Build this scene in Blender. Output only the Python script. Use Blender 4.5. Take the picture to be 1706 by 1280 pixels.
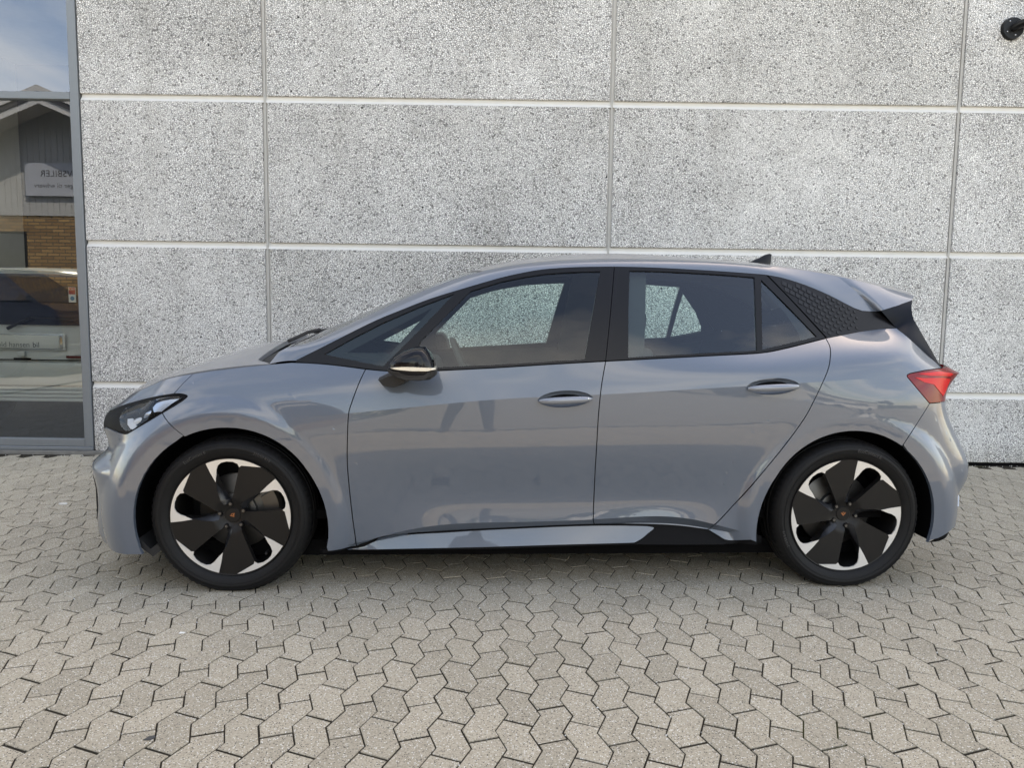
import bpy, bmesh, math, random, json
import numpy as np
from mathutils import Vector, Matrix, geometry
for o in list(bpy.data.objects): bpy.data.objects.remove(o, do_unlink=True)
scene=bpy.context.scene; COL=scene.collection; R=math.radians
random.seed(7); rng=np.random.default_rng(11)
# ---------------------------------------------------------------- camera
cam=bpy.data.cameras.new('camera'); camo=bpy.data.objects.new('camera',cam); COL.objects.link(camo); scene.camera=camo
cam.sensor_width=36; cam.lens=26.10; cam.clip_start=.05; cam.clip_end=600
camo.matrix_world=Matrix(((.99990692,-.01317341,-.00355167,-.1245),(-.00222984,.09903035,-.99508192,-4.1189),(.01346035,.99499721,.09899176,1.2520),(0,0,0,1)))
# ---------------------------------------------------------------- sky, sun, exposure
SUN_EL,SUN_AZ=R(53),R(39)                       # the sun stands behind the showroom, to its right
world=bpy.data.worlds.new('World'); scene.world=world; world.use_nodes=True
wt=world.node_tree; wn=wt.nodes; wl=wt.links; wn.clear()
sky=wn.new('ShaderNodeTexSky'); sky.sky_type='NISHITA'; sky.sun_disc=False; sky.sun_elevation=SUN_EL; sky.sun_rotation=SUN_AZ
sky.air_density=1.0; sky.dust_density=1.2; sky.ozone_density=1.0
tc=wn.new('ShaderNodeTexCoord'); sep=wn.new('ShaderNodeSeparateXYZ'); wl.new(tc.outputs['Generated'],sep.inputs[0])
zc=wn.new('ShaderNodeMath'); zc.operation='MAXIMUM'; zc.inputs[1].default_value=0.0; wl.new(sep.outputs[2],zc.inputs[0])
za=wn.new('ShaderNodeMath'); za.operation='ADD'; za.inputs[1].default_value=.16; wl.new(zc.outputs[0],za.inputs[0])
cmb=wn.new('ShaderNodeCombineXYZ')
for i in (0,1):
    dv=wn.new('ShaderNodeMath'); dv.operation='DIVIDE'; wl.new(sep.outputs[i],dv.inputs[0]); wl.new(za.outputs[0],dv.inputs[1]); wl.new(dv.outputs[0],cmb.inputs[i])
cmb.inputs[2].default_value=11.3
nz=wn.new('ShaderNodeTexNoise'); nz.inputs['Scale'].default_value=1.15; nz.inputs['Detail'].default_value=5; nz.inputs['Roughness'].default_value=.56; nz.inputs['Distortion'].default_value=.35
wl.new(cmb.outputs[0],nz.inputs['Vector'])
rp=wn.new('ShaderNodeValToRGB'); rp.color_ramp.elements[0].position=.45; rp.color_ramp.elements[1].position=.68
wl.new(nz.outputs[0],rp.inputs[0])
cm=wn.new('ShaderNodeMath'); cm.operation='MULTIPLY'; cm.inputs[1].default_value=.88; wl.new(rp.outputs[0],cm.inputs[0])
mx=wn.new('ShaderNodeMix'); mx.data_type='RGBA'; wl.new(cm.outputs[0],mx.inputs['Factor']); wl.new(sky.outputs[0],mx.inputs[6]); mx.inputs[7].default_value=(5.35,5.85,6.45,1)
bgn=wn.new('ShaderNodeBackground'); bgn.inputs[1].default_value=.15; wl.new(mx.outputs[2],bgn.inputs[0])
wo=wn.new('ShaderNodeOutputWorld'); wl.new(bgn.outputs[0],wo.inputs[0])
sl=bpy.data.lights.new('sun','SUN'); sl.energy=2.7; sl.angle=R(.5); sl.color=(1,.955,.88)
so=bpy.data.objects.new('sun',sl); COL.objects.link(so); so.location=(10,14,20)
_sd=Vector((math.sin(SUN_AZ)*math.cos(SUN_EL),math.cos(SUN_AZ)*math.cos(SUN_EL),math.sin(SUN_EL)))
so.rotation_euler=_sd.to_track_quat('Z','Y').to_euler()
vs=scene.view_settings; vs.view_transform='Standard'; vs.look='None'; vs.gamma=1; vs.use_curve_mapping=False; vs.exposure=2.02; vs.use_white_balance=True; vs.white_balance_temperature=8600; vs.white_balance_tint=13   # camera white balance set for open shade
scene.render.engine='CYCLES'; scene.cycles.max_bounces=6; scene.cycles.transparent_max_bounces=16; scene.cycles.glossy_bounces=3; scene.cycles.diffuse_bounces=3; scene.cycles.sample_clamp_indirect=6
scene.render.resolution_x=1024; scene.render.resolution_y=769
# ---------------------------------------------------------------- small helpers
def link(o,parent=None):
    COL.objects.link(o)
    if parent is not None: o.parent=parent
    return o
def tag(o,label=None,cat=None,group=None,kind=None):
    if label: o['label']=label
    if cat: o['category']=cat
    if group: o['group']=group
    if kind: o['kind']=kind
    return o
def empty(name,loc=(0,0,0),rz=0,parent=None):
    o=bpy.data.objects.new(name,None); o.location=loc; o.rotation_euler=(0,0,rz); o.empty_display_size=.1; return link(o,parent)
def meshobj(name,V,F,mat=None,parent=None,smooth=False,mats=None,mi=None):
    me=bpy.data.meshes.new(name); me.from_pydata([tuple(map(float,v)) for v in V],[],[tuple(map(int,f)) for f in F])
    for m in (mats or [mat]):
        if m is not None: me.materials.append(m)
    if mi is not None: me.polygons.foreach_set('material_index',mi)
    if smooth: me.polygons.foreach_set('use_smooth',[True]*len(me.polygons))
    me.update(); return link(bpy.data.objects.new(name,me),parent)
def bmobj(name,bm,mat,parent=None,smooth=False,auto=None):
    me=bpy.data.meshes.new(name); bmesh.ops.recalc_face_normals(bm,faces=bm.faces); bm.to_mesh(me); bm.free()
    if mat is not None: me.materials.append(mat)
    if smooth:
        me.polygons.foreach_set('use_smooth',[True]*len(me.polygons))
        me.set_sharp_from_angle(angle=R(auto or 35))
    return link(bpy.data.objects.new(name,me),parent)
def bbox(bm,x0,x1,y0,y1,z0,z1,bev=0,seg=2):
    r=bmesh.ops.create_cube(bm,size=1); vs=r['verts']
    for v in vs: v.co=Vector((x0+(v.co.x+.5)*(x1-x0),y0+(v.co.y+.5)*(y1-y0),z0+(v.co.z+.5)*(z1-z0)))
    if bev:
        es=list({e for v in vs for e in v.link_edges}); bmesh.ops.bevel(bm,geom=es,offset=bev,segments=seg,affect='EDGES',profile=.5)
    return vs
def box(name,x0,x1,y0,y1,z0,z1,mat,parent=None,bev=0,seg=2,smooth=False):
    bm=bmesh.new(); bbox(bm,x0,x1,y0,y1,z0,z1,bev,seg); return bmobj(name,bm,mat,parent,smooth=smooth or bev>0)
def tube(bm,pts,rad,n=10,closed=False,flat=1.0):
    pts=[Vector(q) for q in pts]; rings=[]
    for i,q in enumerate(pts):
        if closed: t=(pts[(i+1)%len(pts)]-pts[i-1])
        else: t=(pts[min(i+1,len(pts)-1)]-pts[max(i-1,0)])
        t.normalize(); a=t.cross(Vector((0,0,1)));
        if a.length<1e-3: a=t.cross(Vector((0,1,0)))
        a.normalize(); b=a.cross(t); rr=rad[i] if hasattr(rad,'__len__') else rad
        rings.append([bm.verts.new(q+a*math.cos(2*math.pi*k/n)*rr*flat+b*math.sin(2*math.pi*k/n)*rr) for k in range(n)])
    m=len(rings)
    for i in range(m if closed else m-1):
        A,B_=rings[i],rings[(i+1)%m]
        for k in range(n): bm.faces.new((A[k],A[(k+1)%n],B_[(k+1)%n],B_[k]))
    if not closed:
        bm.faces.new(rings[0][::-1]); bm.faces.new(rings[-1])
def text_mesh(body,size,extrude=0.0,align='CENTER',spacing=1.0):
    cu=bpy.data.curves.new('lettering','FONT'); cu.body=body; cu.size=size; cu.extrude=extrude; cu.align_x=align; cu.resolution_u=3; cu.space_character=spacing
    o=bpy.data.objects.new('lettering',cu); COL.objects.link(o)
    dg=bpy.context.evaluated_depsgraph_get(); dg.update()
    me=bpy.data.meshes.new_from_object(o.evaluated_get(dg)); bpy.data.objects.remove(o,do_unlink=True); bpy.data.curves.remove(cu)
    V=np.array([v.co[:] for v in me.vertices]); F=[tuple(q.vertices) for q in me.polygons]; bpy.data.meshes.remove(me)
    return V,F
# ---------------------------------------------------------------- materials
class NT:
    def __init__(s,name):
        s.m=bpy.data.materials.new(name); s.m.use_nodes=True; s.t=s.m.node_tree; s.n=s.t.nodes; s.l=s.t.links; s.n.clear()
        s.out=s.n.new('ShaderNodeOutputMaterial')
    def node(s,t,**k):
        n=s.n.new(t)
        for a,b in k.items(): setattr(n,a,b)
        return n
    def val(s,sock,v):
        if hasattr(v,'links') or isinstance(v,bpy.types.NodeSocket): s.l.new(v,sock)
        else: sock.default_value=v
    def math(s,op,a,b=0.0,c=None,clamp=False):
        n=s.node('ShaderNodeMath',operation=op); n.use_clamp=clamp; s.val(n.inputs[0],a); s.val(n.inputs[1],b)
        if c is not None: s.val(n.inputs[2],c)
        return n.outputs[0]
    def mix(s,f,a,b,mode='MIX'):
        n=s.node('ShaderNodeMix',data_type='RGBA',blend_type=mode); s.val(n.inputs['Factor'],f)
        s.val(n.inputs[6],a if not isinstance(a,tuple) else (*a,1)[:4]); s.val(n.inputs[7],b if not isinstance(b,tuple) else (*b,1)[:4]); return n.outputs[2]
    def coord(s,which='Object'): return s.node('ShaderNodeTexCoord').outputs[which]
    def noise(s,vec,scale,detail=4,rough=.55,dist=0):
        n=s.node('ShaderNodeTexNoise'); s.l.new(vec,n.inputs['Vector']); n.inputs['Scale'].default_value=scale; n.inputs['Detail'].default_value=detail; n.inputs['Roughness'].default_value=rough; n.inputs['Distortion'].default_value=dist; return n.outputs[0]
    def vor(s,vec,scale,feature='F1',rnd=1.0):
        n=s.node('ShaderNodeTexVoronoi',feature=feature); s.l.new(vec,n.inputs['Vector']); n.inputs['Scale'].default_value=scale; n.inputs['Randomness'].default_value=rnd; return n
    def ramp(s,f,stops):
        n=s.node('ShaderNodeValToRGB'); e=n.color_ramp.elements
        while len(e)<len(stops): e.new(.5)
        for q,(pos,c) in zip(e,stops): q.position=pos; q.color=(*c,1) if isinstance(c,tuple) else (c,c,c,1)
        s.l.new(f,n.inputs[0]); return n.outputs[0]
    def bump(s,h,strength,dist): 
        n=s.node('ShaderNodeBump'); n.inputs['Strength'].default_value=strength; n.inputs['Distance'].default_value=dist; s.l.new(h,n.inputs['Height']); return n.outputs[0]
    def prin(s,base,rough=.5,metal=0,spec=.5,coat=0,coat_r=.03,normal=None,emit=None,es=0):
        n=s.node('ShaderNodeBsdfPrincipled'); s.val(n.inputs['Base Color'],base if not isinstance(base,tuple) else (*base,1)[:4]); s.val(n.inputs['Roughness'],rough); s.val(n.inputs['Metallic'],metal)
        n.inputs['Specular IOR Level'].default_value=spec; n.inputs['Coat Weight'].default_value=coat; n.inputs['Coat IOR'].default_value=1.5 if coat<1 else 1.56; n.inputs['Coat Roughness'].default_value=coat_r
        if normal is not None: s.l.new(normal,n.inputs['Normal'])
        if emit: n.inputs['Emission Color'].default_value=(*emit,1); n.inputs['Emission Strength'].default_value=es
        return n.outputs[0]
    def done(s,sh): s.l.new(sh,s.out.inputs[0]); return s.m
def simple(name,col,rough=.5,metal=0,spec=.5,coat=0,vary=.12,scale=30,bump=0):
    t=NT(name); c=t.coord(); n=t.noise(c,scale,5,.6)
    k=t.math('MULTIPLY_ADD',n,vary*2,1-vary); b=t.mix(1.0,tuple(col),k,'MULTIPLY')
    nm=t.bump(n,bump,.01) if bump else None
    return t.done(t.prin(b,rough,metal,spec,coat,normal=nm))
def thin_glass(name,tint,refl,rough=0.0,ior=1.5,gcol=(.95,.97,1)):
    """thin pane: tinted transmission plus mirror reflection growing at grazing angles"""
    t=NT(name); tr=t.node('ShaderNodeBsdfTransparent'); tr.inputs[0].default_value=(*tint,1)
    gl=t.node('ShaderNodeBsdfGlossy'); gl.inputs['Roughness'].default_value=rough; gl.inputs['Color'].default_value=(*gcol,1)
    fr=t.node('ShaderNodeFresnel'); fr.inputs[0].default_value=ior
    f=t.math('MULTIPLY_ADD',fr.outputs[0],1-refl,refl,clamp=True)
    mx=t.node('ShaderNodeMixShader'); t.l.new(f,mx.inputs[0]); t.l.new(tr.outputs[0],mx.inputs[1]); t.l.new(gl.outputs[0],mx.inputs[2]); return t.done(mx.outputs[0])
def paint(name,dust=0.0):
    t=NT(name); c=t.coord(); n=t.noise(c,900,2,.5)
    base=t.mix(n,(.073,.094,.126),(.087,.109,.143)); rough=.32; cr=.02
    if dust:
        g=t.noise(c,260,6,.75); g2=t.noise(c,3,3,.5); d=t.math('MULTIPLY',t.ramp(g,[(.44,0.),(.62,1.)]),t.math('MULTIPLY_ADD',g2,.6,.5)); d=t.math('MULTIPLY_ADD',d,dust*.55,dust*.45,clamp=True)
        base=t.mix(d,base,(.33,.32,.30)); sh=t.prin(base,.4,0,.5,1.0,.05)
        df=t.node('ShaderNodeBsdfDiffuse'); df.inputs[0].default_value=(.32,.31,.29,1); m=t.node('ShaderNodeMixShader'); t.l.new(d,m.inputs[0]); t.l.new(sh,m.inputs[1]); t.l.new(df.outputs[0],m.inputs[2]); return t.done(m.outputs[0])
    return t.done(t.prin(base,rough,0,.5,1.0,cr))
M={}
M['paint']=paint('car_paint_grey'); M['paint_dusty']=paint('car_paint_grey_dusty',.55)
M['black_gloss']=simple('gloss_black',(.006,.006,.008),.10,0,.22,.1,vary=.05)
M['black_satin']=simple('satin_black_trim',(.006,.006,.007),.30,0,.25,vary=.1)
M['black_matt']=simple('matt_black_plastic',(.014,.014,.015),.7,vary=.2,scale=80)
M['dark']=simple('dark_cavity',(.004,.004,.0045),.9,0,.1,vary=.2)
M['rubber']=simple('tyre_rubber',(.0065,.0065,.007),.62,0,.25,vary=.25,scale=40,bump=.05)
M['rubber_relief_tone']=simple('tyre_rubber_pale_relief',(.050,.050,.051),.5,vary=.1)  # tyre rubber made paler: shading of the raised letters put into colour
M['wheel_black']=simple('wheel_satin_black',(.0075,.007,.007),.42,0,.28,vary=.08)
M['alloy']=simple('machined_alloy',(.70,.69,.67),.30,.45,vary=.05,scale=200)
M['steel']=simple('brake_steel',(.13,.125,.12),.42,.9,vary=.2)
M['chrome']=simple('bright_metal',(.55,.56,.58),.15,1,vary=.03)
M['copper']=simple('copper_emblem',(.42,.17,.08),.35,.8,vary=.05)
M['glass']=thin_glass('window_glass_tinted',(.82,.93,.88),.012,0,1.42)
M['glass_rear']=thin_glass('window_glass_rear',(.80,.92,.87),.032,0,1.42)
M['windscreen']=thin_glass('windscreen_glass',(.72,.84,.81),.06,.02)
M['lens']=thin_glass('headlamp_lens',(.90,.93,.95),.0,0,1.35)
M['red_lens']=simple('red_lamp_lens',(.17,.002,.004),.10,0,.35,.1,vary=.1,scale=12)
M['red_bright']=simple('red_lamp_element',(.60,.010,.012),.2,0,.3,0.0,vary=.06,scale=60)
M['white_plastic']=simple('white_lamp_element',(.75,.78,.82),.15,0,.5,.5,vary=.1)
M['lamp_silver']=simple('lamp_reflector',(.50,.56,.66),.25,.6,vary=.1)
M['amber_clear']=simple('indicator_lens',(.72,.66,.55),.15,0,.5,.6,vary=.12,scale=60)
M['interior']=simple('interior_grey',(.040,.042,.042),.75,vary=.15,scale=40)
M['interior_light']=simple('headliner_grey',(.22,.22,.21),.85,vary=.08)
M['seat']=simple('seat_fabric',(.055,.057,.060),.85,vary=.2,scale=90)
M['alu']=simple('grey_window_aluminium',(.185,.205,.22),.4,.15,vary=.06)
M['white_paint']=simple('white_van_paint',(.74,.77,.77),.25,0,.5,.7,vary=.03)
M['plate']=simple('plate_white',(.80,.80,.76),.35,vary=.03)
M['text_dark']=simple('print_dark',(.045,.047,.05),.6,vary=.05)
M['text_grey']=simple('print_grey',(.22,.23,.24),.6,vary=.05)
M['handle']=simple('polished_handle',(.20,.22,.255),.18,.35,.5,.3,vary=.04)
M['grille_black']=simple('deep_black_plastic',(.005,.005,.006),.5,0,.08,vary=.1)
M['facet']=simple('wheel_facet_lit_black',(.020,.021,.024),.30,0,.5,vary=.08)  # wheel satin black made lighter: light caught by the facets put into colour
M['showroom_glass']=thin_glass('showroom_glass',(.72,.77,.76),.14,0,1.5,(.74,.84,1.0))
M['floor_dark']=simple('showroom_floor_tile',(.012,.012,.013),.5,0,.2,vary=.15,scale=6)
M['room_wall']=simple('showroom_wall',(.018,.018,.02),.8,vary=.06)
M['sealant']=simple('grey_joint_sealant',(.40,.395,.375),.7,vary=.15,scale=14)
M['smooth_concrete']=simple('smooth_white_concrete',(.66,.65,.62),.75,vary=.1,scale=9)
M['kerb']=simple('weathered_kerb_concrete',(.17,.165,.15),.9,vary=.55,scale=11,bump=.3)

# ---------------------------------------------------------------- car body surfaces (pure numpy)
def spline_coef(t, Y):
    """natural cubic spline through Y(t): returns second derivatives"""
    n=len(t); h=np.diff(t); A=np.zeros((n,n)); rhs=np.zeros((n,)+Y.shape[1:])
    A[0,0]=A[-1,-1]=1
    for i in range(1,n-1):
        A[i,i-1]=h[i-1]; A[i,i]=2*(h[i-1]+h[i]); A[i,i+1]=h[i]
        rhs[i]=6*((Y[i+1]-Y[i])/h[i]-(Y[i]-Y[i-1])/h[i-1])
    return np.linalg.solve(A,rhs.reshape(n,-1)).reshape(rhs.shape)
class Spl:
    def __init__(s,t,Y):
        s.t=np.asarray(t,float); s.Y=np.asarray(Y,float); s.M=spline_coef(s.t,s.Y)
    def __call__(s,q):
        q=np.asarray(q,float); i=np.clip(np.searchsorted(s.t,q)-1,0,len(s.t)-2)
        h=s.t[i+1]-s.t[i]; a=(s.t[i+1]-q)/h; b=(q-s.t[i])/h
        ex=s.Y.ndim-1
        for _ in range(ex): h=h[...,None]; a=a[...,None]; b=b[...,None]
        return a*s.Y[i]+b*s.Y[i+1]+((a**3-a)*s.M[i]+(b**3-b)*s.M[i+1])*h*h/6
# greenhouse side: half width as a function of x, z
def G(x,z):
    d=z-1.0
    return .862-.36*d-.22*d*d-.047*(x-.1)**2-.03*np.maximum(0,x-1.2)**2
XS=[-1.70,-1.38,-.95,-.60,-.20,.25,.65,1.0,1.38,1.62]      # mid stations
def mid(z,y): return [(XS[i],y[i],z[i]) for i in range(10)]
NET=[]
# each line: front centre -> round the front corner -> along the side -> round the tail
FR={}
def line(front,z,y,rear): NET.append(front+mid(z,y)+rear)
line([(-2.16,0,.17),(-2.13,.36,.17),(-2.055,.62,.172),(-1.945,.765,.175),(-1.83,.815,.178)],
     [.18,.18,.178,.183,.190,.203,.207,.207,.215,.20],[.835,.845,.850,.862,.868,.868,.866,.860,.845,.83],
     [(1.77,.80,.20),(1.88,.735,.205),(1.955,.60,.21),(1.995,.33,.215),(2.0,0,.215)])
line([(-2.19,0,.205),(-2.155,.38,.205),(-2.075,.64,.207),(-1.955,.785,.207),(-1.835,.84,.205)],
     [.20,.20,.186,.245,.270,.288,.283,.230,.24,.235],[.852,.858,.853,.843,.841,.841,.841,.850,.862,.855],
     [(1.80,.825,.235),(1.915,.76,.24),(1.985,.62,.245),(2.02,.34,.25),(2.03,0,.25)])
line([(-2.205,0,.26),(-2.17,.39,.26),(-2.085,.655,.26),(-1.965,.80,.26),(-1.84,.853,.26)],
     [.25,.235,.196,.278,.310,.324,.324,.250,.30,.30],[.868,.874,.862,.876,.879,.879,.879,.872,.876,.872],
     [(1.83,.838,.30),(1.945,.775,.30),(2.01,.635,.30),(2.045,.35,.30),(2.055,0,.30)])
line([(-2.20,0,.40),(-2.168,.395,.40),(-2.085,.665,.40),(-1.965,.81,.40),(-1.84,.862,.40)],
     [.40,.40,.40,.40,.405,.41,.41,.41,.41,.41],[.876,.882,.882,.874,.870,.870,.870,.876,.886,.880],
     [(1.84,.848,.41),(1.965,.79,.41),(2.04,.645,.41),(2.07,.36,.41),(2.08,0,.41)])
line([(-2.22,0,.53),(-2.185,.40,.53),(-2.10,.67,.53),(-1.97,.815,.53),(-1.84,.865,.535)],
     [.545,.56,.58,.60,.61,.615,.62,.62,.62,.61],[.878,.888,.893,.893,.893,.893,.893,.893,.892,.882],
     [(1.845,.850,.60),(1.975,.792,.595),(2.05,.645,.59),(2.08,.36,.59),(2.09,0,.59)])
line([(-2.15,0,.61),(-2.115,.40,.61),(-2.035,.66,.612),(-1.93,.795,.62),(-1.83,.850,.635)],
     [.66,.69,.71,.735,.755,.770,.785,.80,.82,.83],[.876,.893,.899,.900,.900,.901,.901,.901,.901,.888],
     [(1.835,.835,.835),(1.93,.77,.835),(1.985,.63,.835),(2.01,.35,.835),(2.02,0,.835)])
line([(-2.15,0,.69),(-2.115,.40,.69),(-2.035,.65,.692),(-1.92,.778,.70),(-1.82,.83,.71)],
     [.735,.758,.791,.827,.866,.890,.916,.938,.963,.978],[.860,.884,.894,.897,.898,.899,.898,.896,.885,.860],
     [(1.82,.81,.985),(1.925,.745,.985),(1.985,.61,.98),(2.015,.34,.978),(2.025,0,.978)])
line([(-2.13,0,.74),(-2.095,.40,.742),(-2.01,.62,.75),(-1.89,.745,.775),(-1.79,.795,.80)],
     [.845,.88,.905,.920,.938,.963,.987,1.012,1.06,1.08],[.825,.852,.869,.876,.879,.880,.878,.872,.844,.815],
     [(1.79,.755,1.08),(1.87,.69,1.08),(1.925,.57,1.075),(1.955,.32,1.075),(1.965,0,1.075)])
Z6=[.925,.985,1.005,1.00,1.005,1.037,1.062,1.088,1.155,1.185]
line([(-2.08,0,.79),(-2.03,.34,.80),(-1.955,.53,.82),(-1.86,.64,.86),(-1.77,.71,.895)],
     Z6,[.757,.792]+[float(G(XS[i],Z6[i]))+.008 for i in range(2,10)],
     [(1.72,.70,1.185),(1.795,.635,1.18),(1.845,.53,1.178),(1.88,.30,1.178),(1.89,0,1.178)])
NET=np.array(NET)                         # 9 x 20 x 3
for k,dx,dz in ((1,.012,0),(2,.028,0),(3,.036,0),(4,.045,-.004),(5,.042,-.018),(6,.018,0)): NET[k,:4,0]+=dx; NET[k,:4,2]+=dz; NET[k,4,0]+=dx*.3
for k,dx,dz in ((0,-.10,0),(1,-.065,0),(2,-.018,0),(3,-.004,0),(4,.005,0),(5,-.045,0),(6,.03,0),(7,-.05,0)): NET[k,16:,0]+=dx; NET[k,15,0]+=dx*.5
LINES=[0,1,2,3,4,5,6,7,8]                 # 2 = door edge, 6 = crease, 8 = belt
# knots along u : mean chord length of the crease line
_d=np.linalg.norm(np.diff(NET[4],axis=0),axis=1); UK=np.concatenate([[0],np.cumsum(_d)])
ULINE=[Spl(UK,NET[k]) for k in range(9)]
VK=np.array([0,.08,.13,.23,.42,.56,.69,.79,.90])
SEG=[(0,1),(1,2),(2,6),(6,8)]
HUBS=[(-1.3835,.335),(1.3835,.335)]; RARCH=.402
def flare(x,y,z):
    for hx,hz in HUBS:
        r=np.hypot(x-hx,z-hz)
        e=np.maximum(0,r-(RARCH+.045))
        lip=.9005-.14*(np.sqrt(e*e+.03**2)-.03)-5*e*e
        d=lip-y; k=.006
        y=np.where(r<RARCH+.20, y+.5*(d+np.sqrt(d*d+k*k))-.0*k, y)
    return y
def Praw(u,v):
    u=np.atleast_1d(np.asarray(u,float)); v=np.atleast_1d(np.asarray(v,float))
    L=np.stack([s(u) for s in ULINE],0)          # 9 x n x 3
    out=np.zeros((len(u),3))
    for a,b in SEG:
        m=(v>=VK[a])&(v<=VK[b]) if a==0 else (v>VK[a])&(v<=VK[b])
        if b==8: m|=v>VK[8]
        if a==0: m|=v<VK[0]
        if not m.any(): continue
        t=VK[a:b+1]; Y=L[a:b+1][:,m]
        out[m]=spl_cols(t,Y,v[m])
    return out
def spl_cols(t,Y,q):
    if len(t)==2:
        f=((q-t[0])/(t[1]-t[0]))[:,None]; return Y[0]*(1-f)+Y[1]*f
    M=spline_coef(t,Y); i=np.clip(np.searchsorted(t,q)-1,0,len(t)-2); j=np.arange(len(q))
    h=(t[i+1]-t[i])[:,None]; a=((t[i+1]-q))[:,None]/h; b=1-a
    return a*Y[i,j]+b*Y[i+1,j]+((a**3-a)*M[i,j]+(b**3-b)*M[i+1,j])*h*h/6
def PB(u,v):
    o=Praw(u,v)
    y=flare(o[:,0],o[:,1],o[:,2])
    o[:,1]=-y                                    # near side is -y
    return o
# ---- top: bonnet, windscreen and roof as z over (x,y) between an edge line and the centre line
RAIL=np.array([[-1.2352,.765,.9989],[-1.1974,.745,1.0514],[-1.1213,.73,1.0809],[-1.0025,.71,1.1246],[-.6923,.665,1.2773],[-.2896,.62,1.4303],[.0394,.6,1.4841],[.3785,.595,1.4986],[.999,.585,1.4844],[1.4278,.565,1.4381],[1.62,.565,1.398],[1.822,.56,1.350],[2.05,.545,1.292]])
SR=Spl(RAIL[:,0],RAIL[:,1:])
ZCX=np.array([-1.50,-1.15,-.8,-.5,-.33,-.15,.1,.4,.7,1.1,1.5,1.75,2.05]); ZCZ=np.array([.97,1.12,1.277,1.40,1.462,1.508,1.545,1.562,1.551,1.528,1.484,1.445,1.395])
SC=Spl(ZCX,ZCZ)
def TOP(x,w):
    """windscreen + roof; w=0 at the near rail, 1 at centre, 2 at the far rail"""
    x=np.asarray(x,float); e=SR(x); y=-(1-np.asarray(w))*e[...,0]
    f=1-np.abs(1-np.asarray(w))**2.1
    return np.stack([x,y,e[...,1]+(SC(x)-e[...,1])*f],-1)
ULIM=float(np.interp(-1.20,ULINE[8](np.linspace(1,2,400))[:,0],np.linspace(1,2,400)))
HCX=np.array([-2.10,-2.0,-1.85,-1.7,-1.5,-1.35,-1.15]); HCZ=np.array([.80,.870,.926,.972,1.042,1.078,1.12])
SH=Spl(HCX,HCZ)
def HOOD(u,w):
    """bonnet from the shoulder line (w=0) over the centre (1) to the far side (2)"""
    e=ULINE[8](np.asarray(u,float)); k=1-np.asarray(w); f=1-np.abs(k)**2.2
    zc=np.maximum(SH(e[...,0]),e[...,2])
    return np.stack([e[...,0]-.0*f,-k*e[...,1],e[...,2]+(zc-e[...,2])*f],-1)
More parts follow.
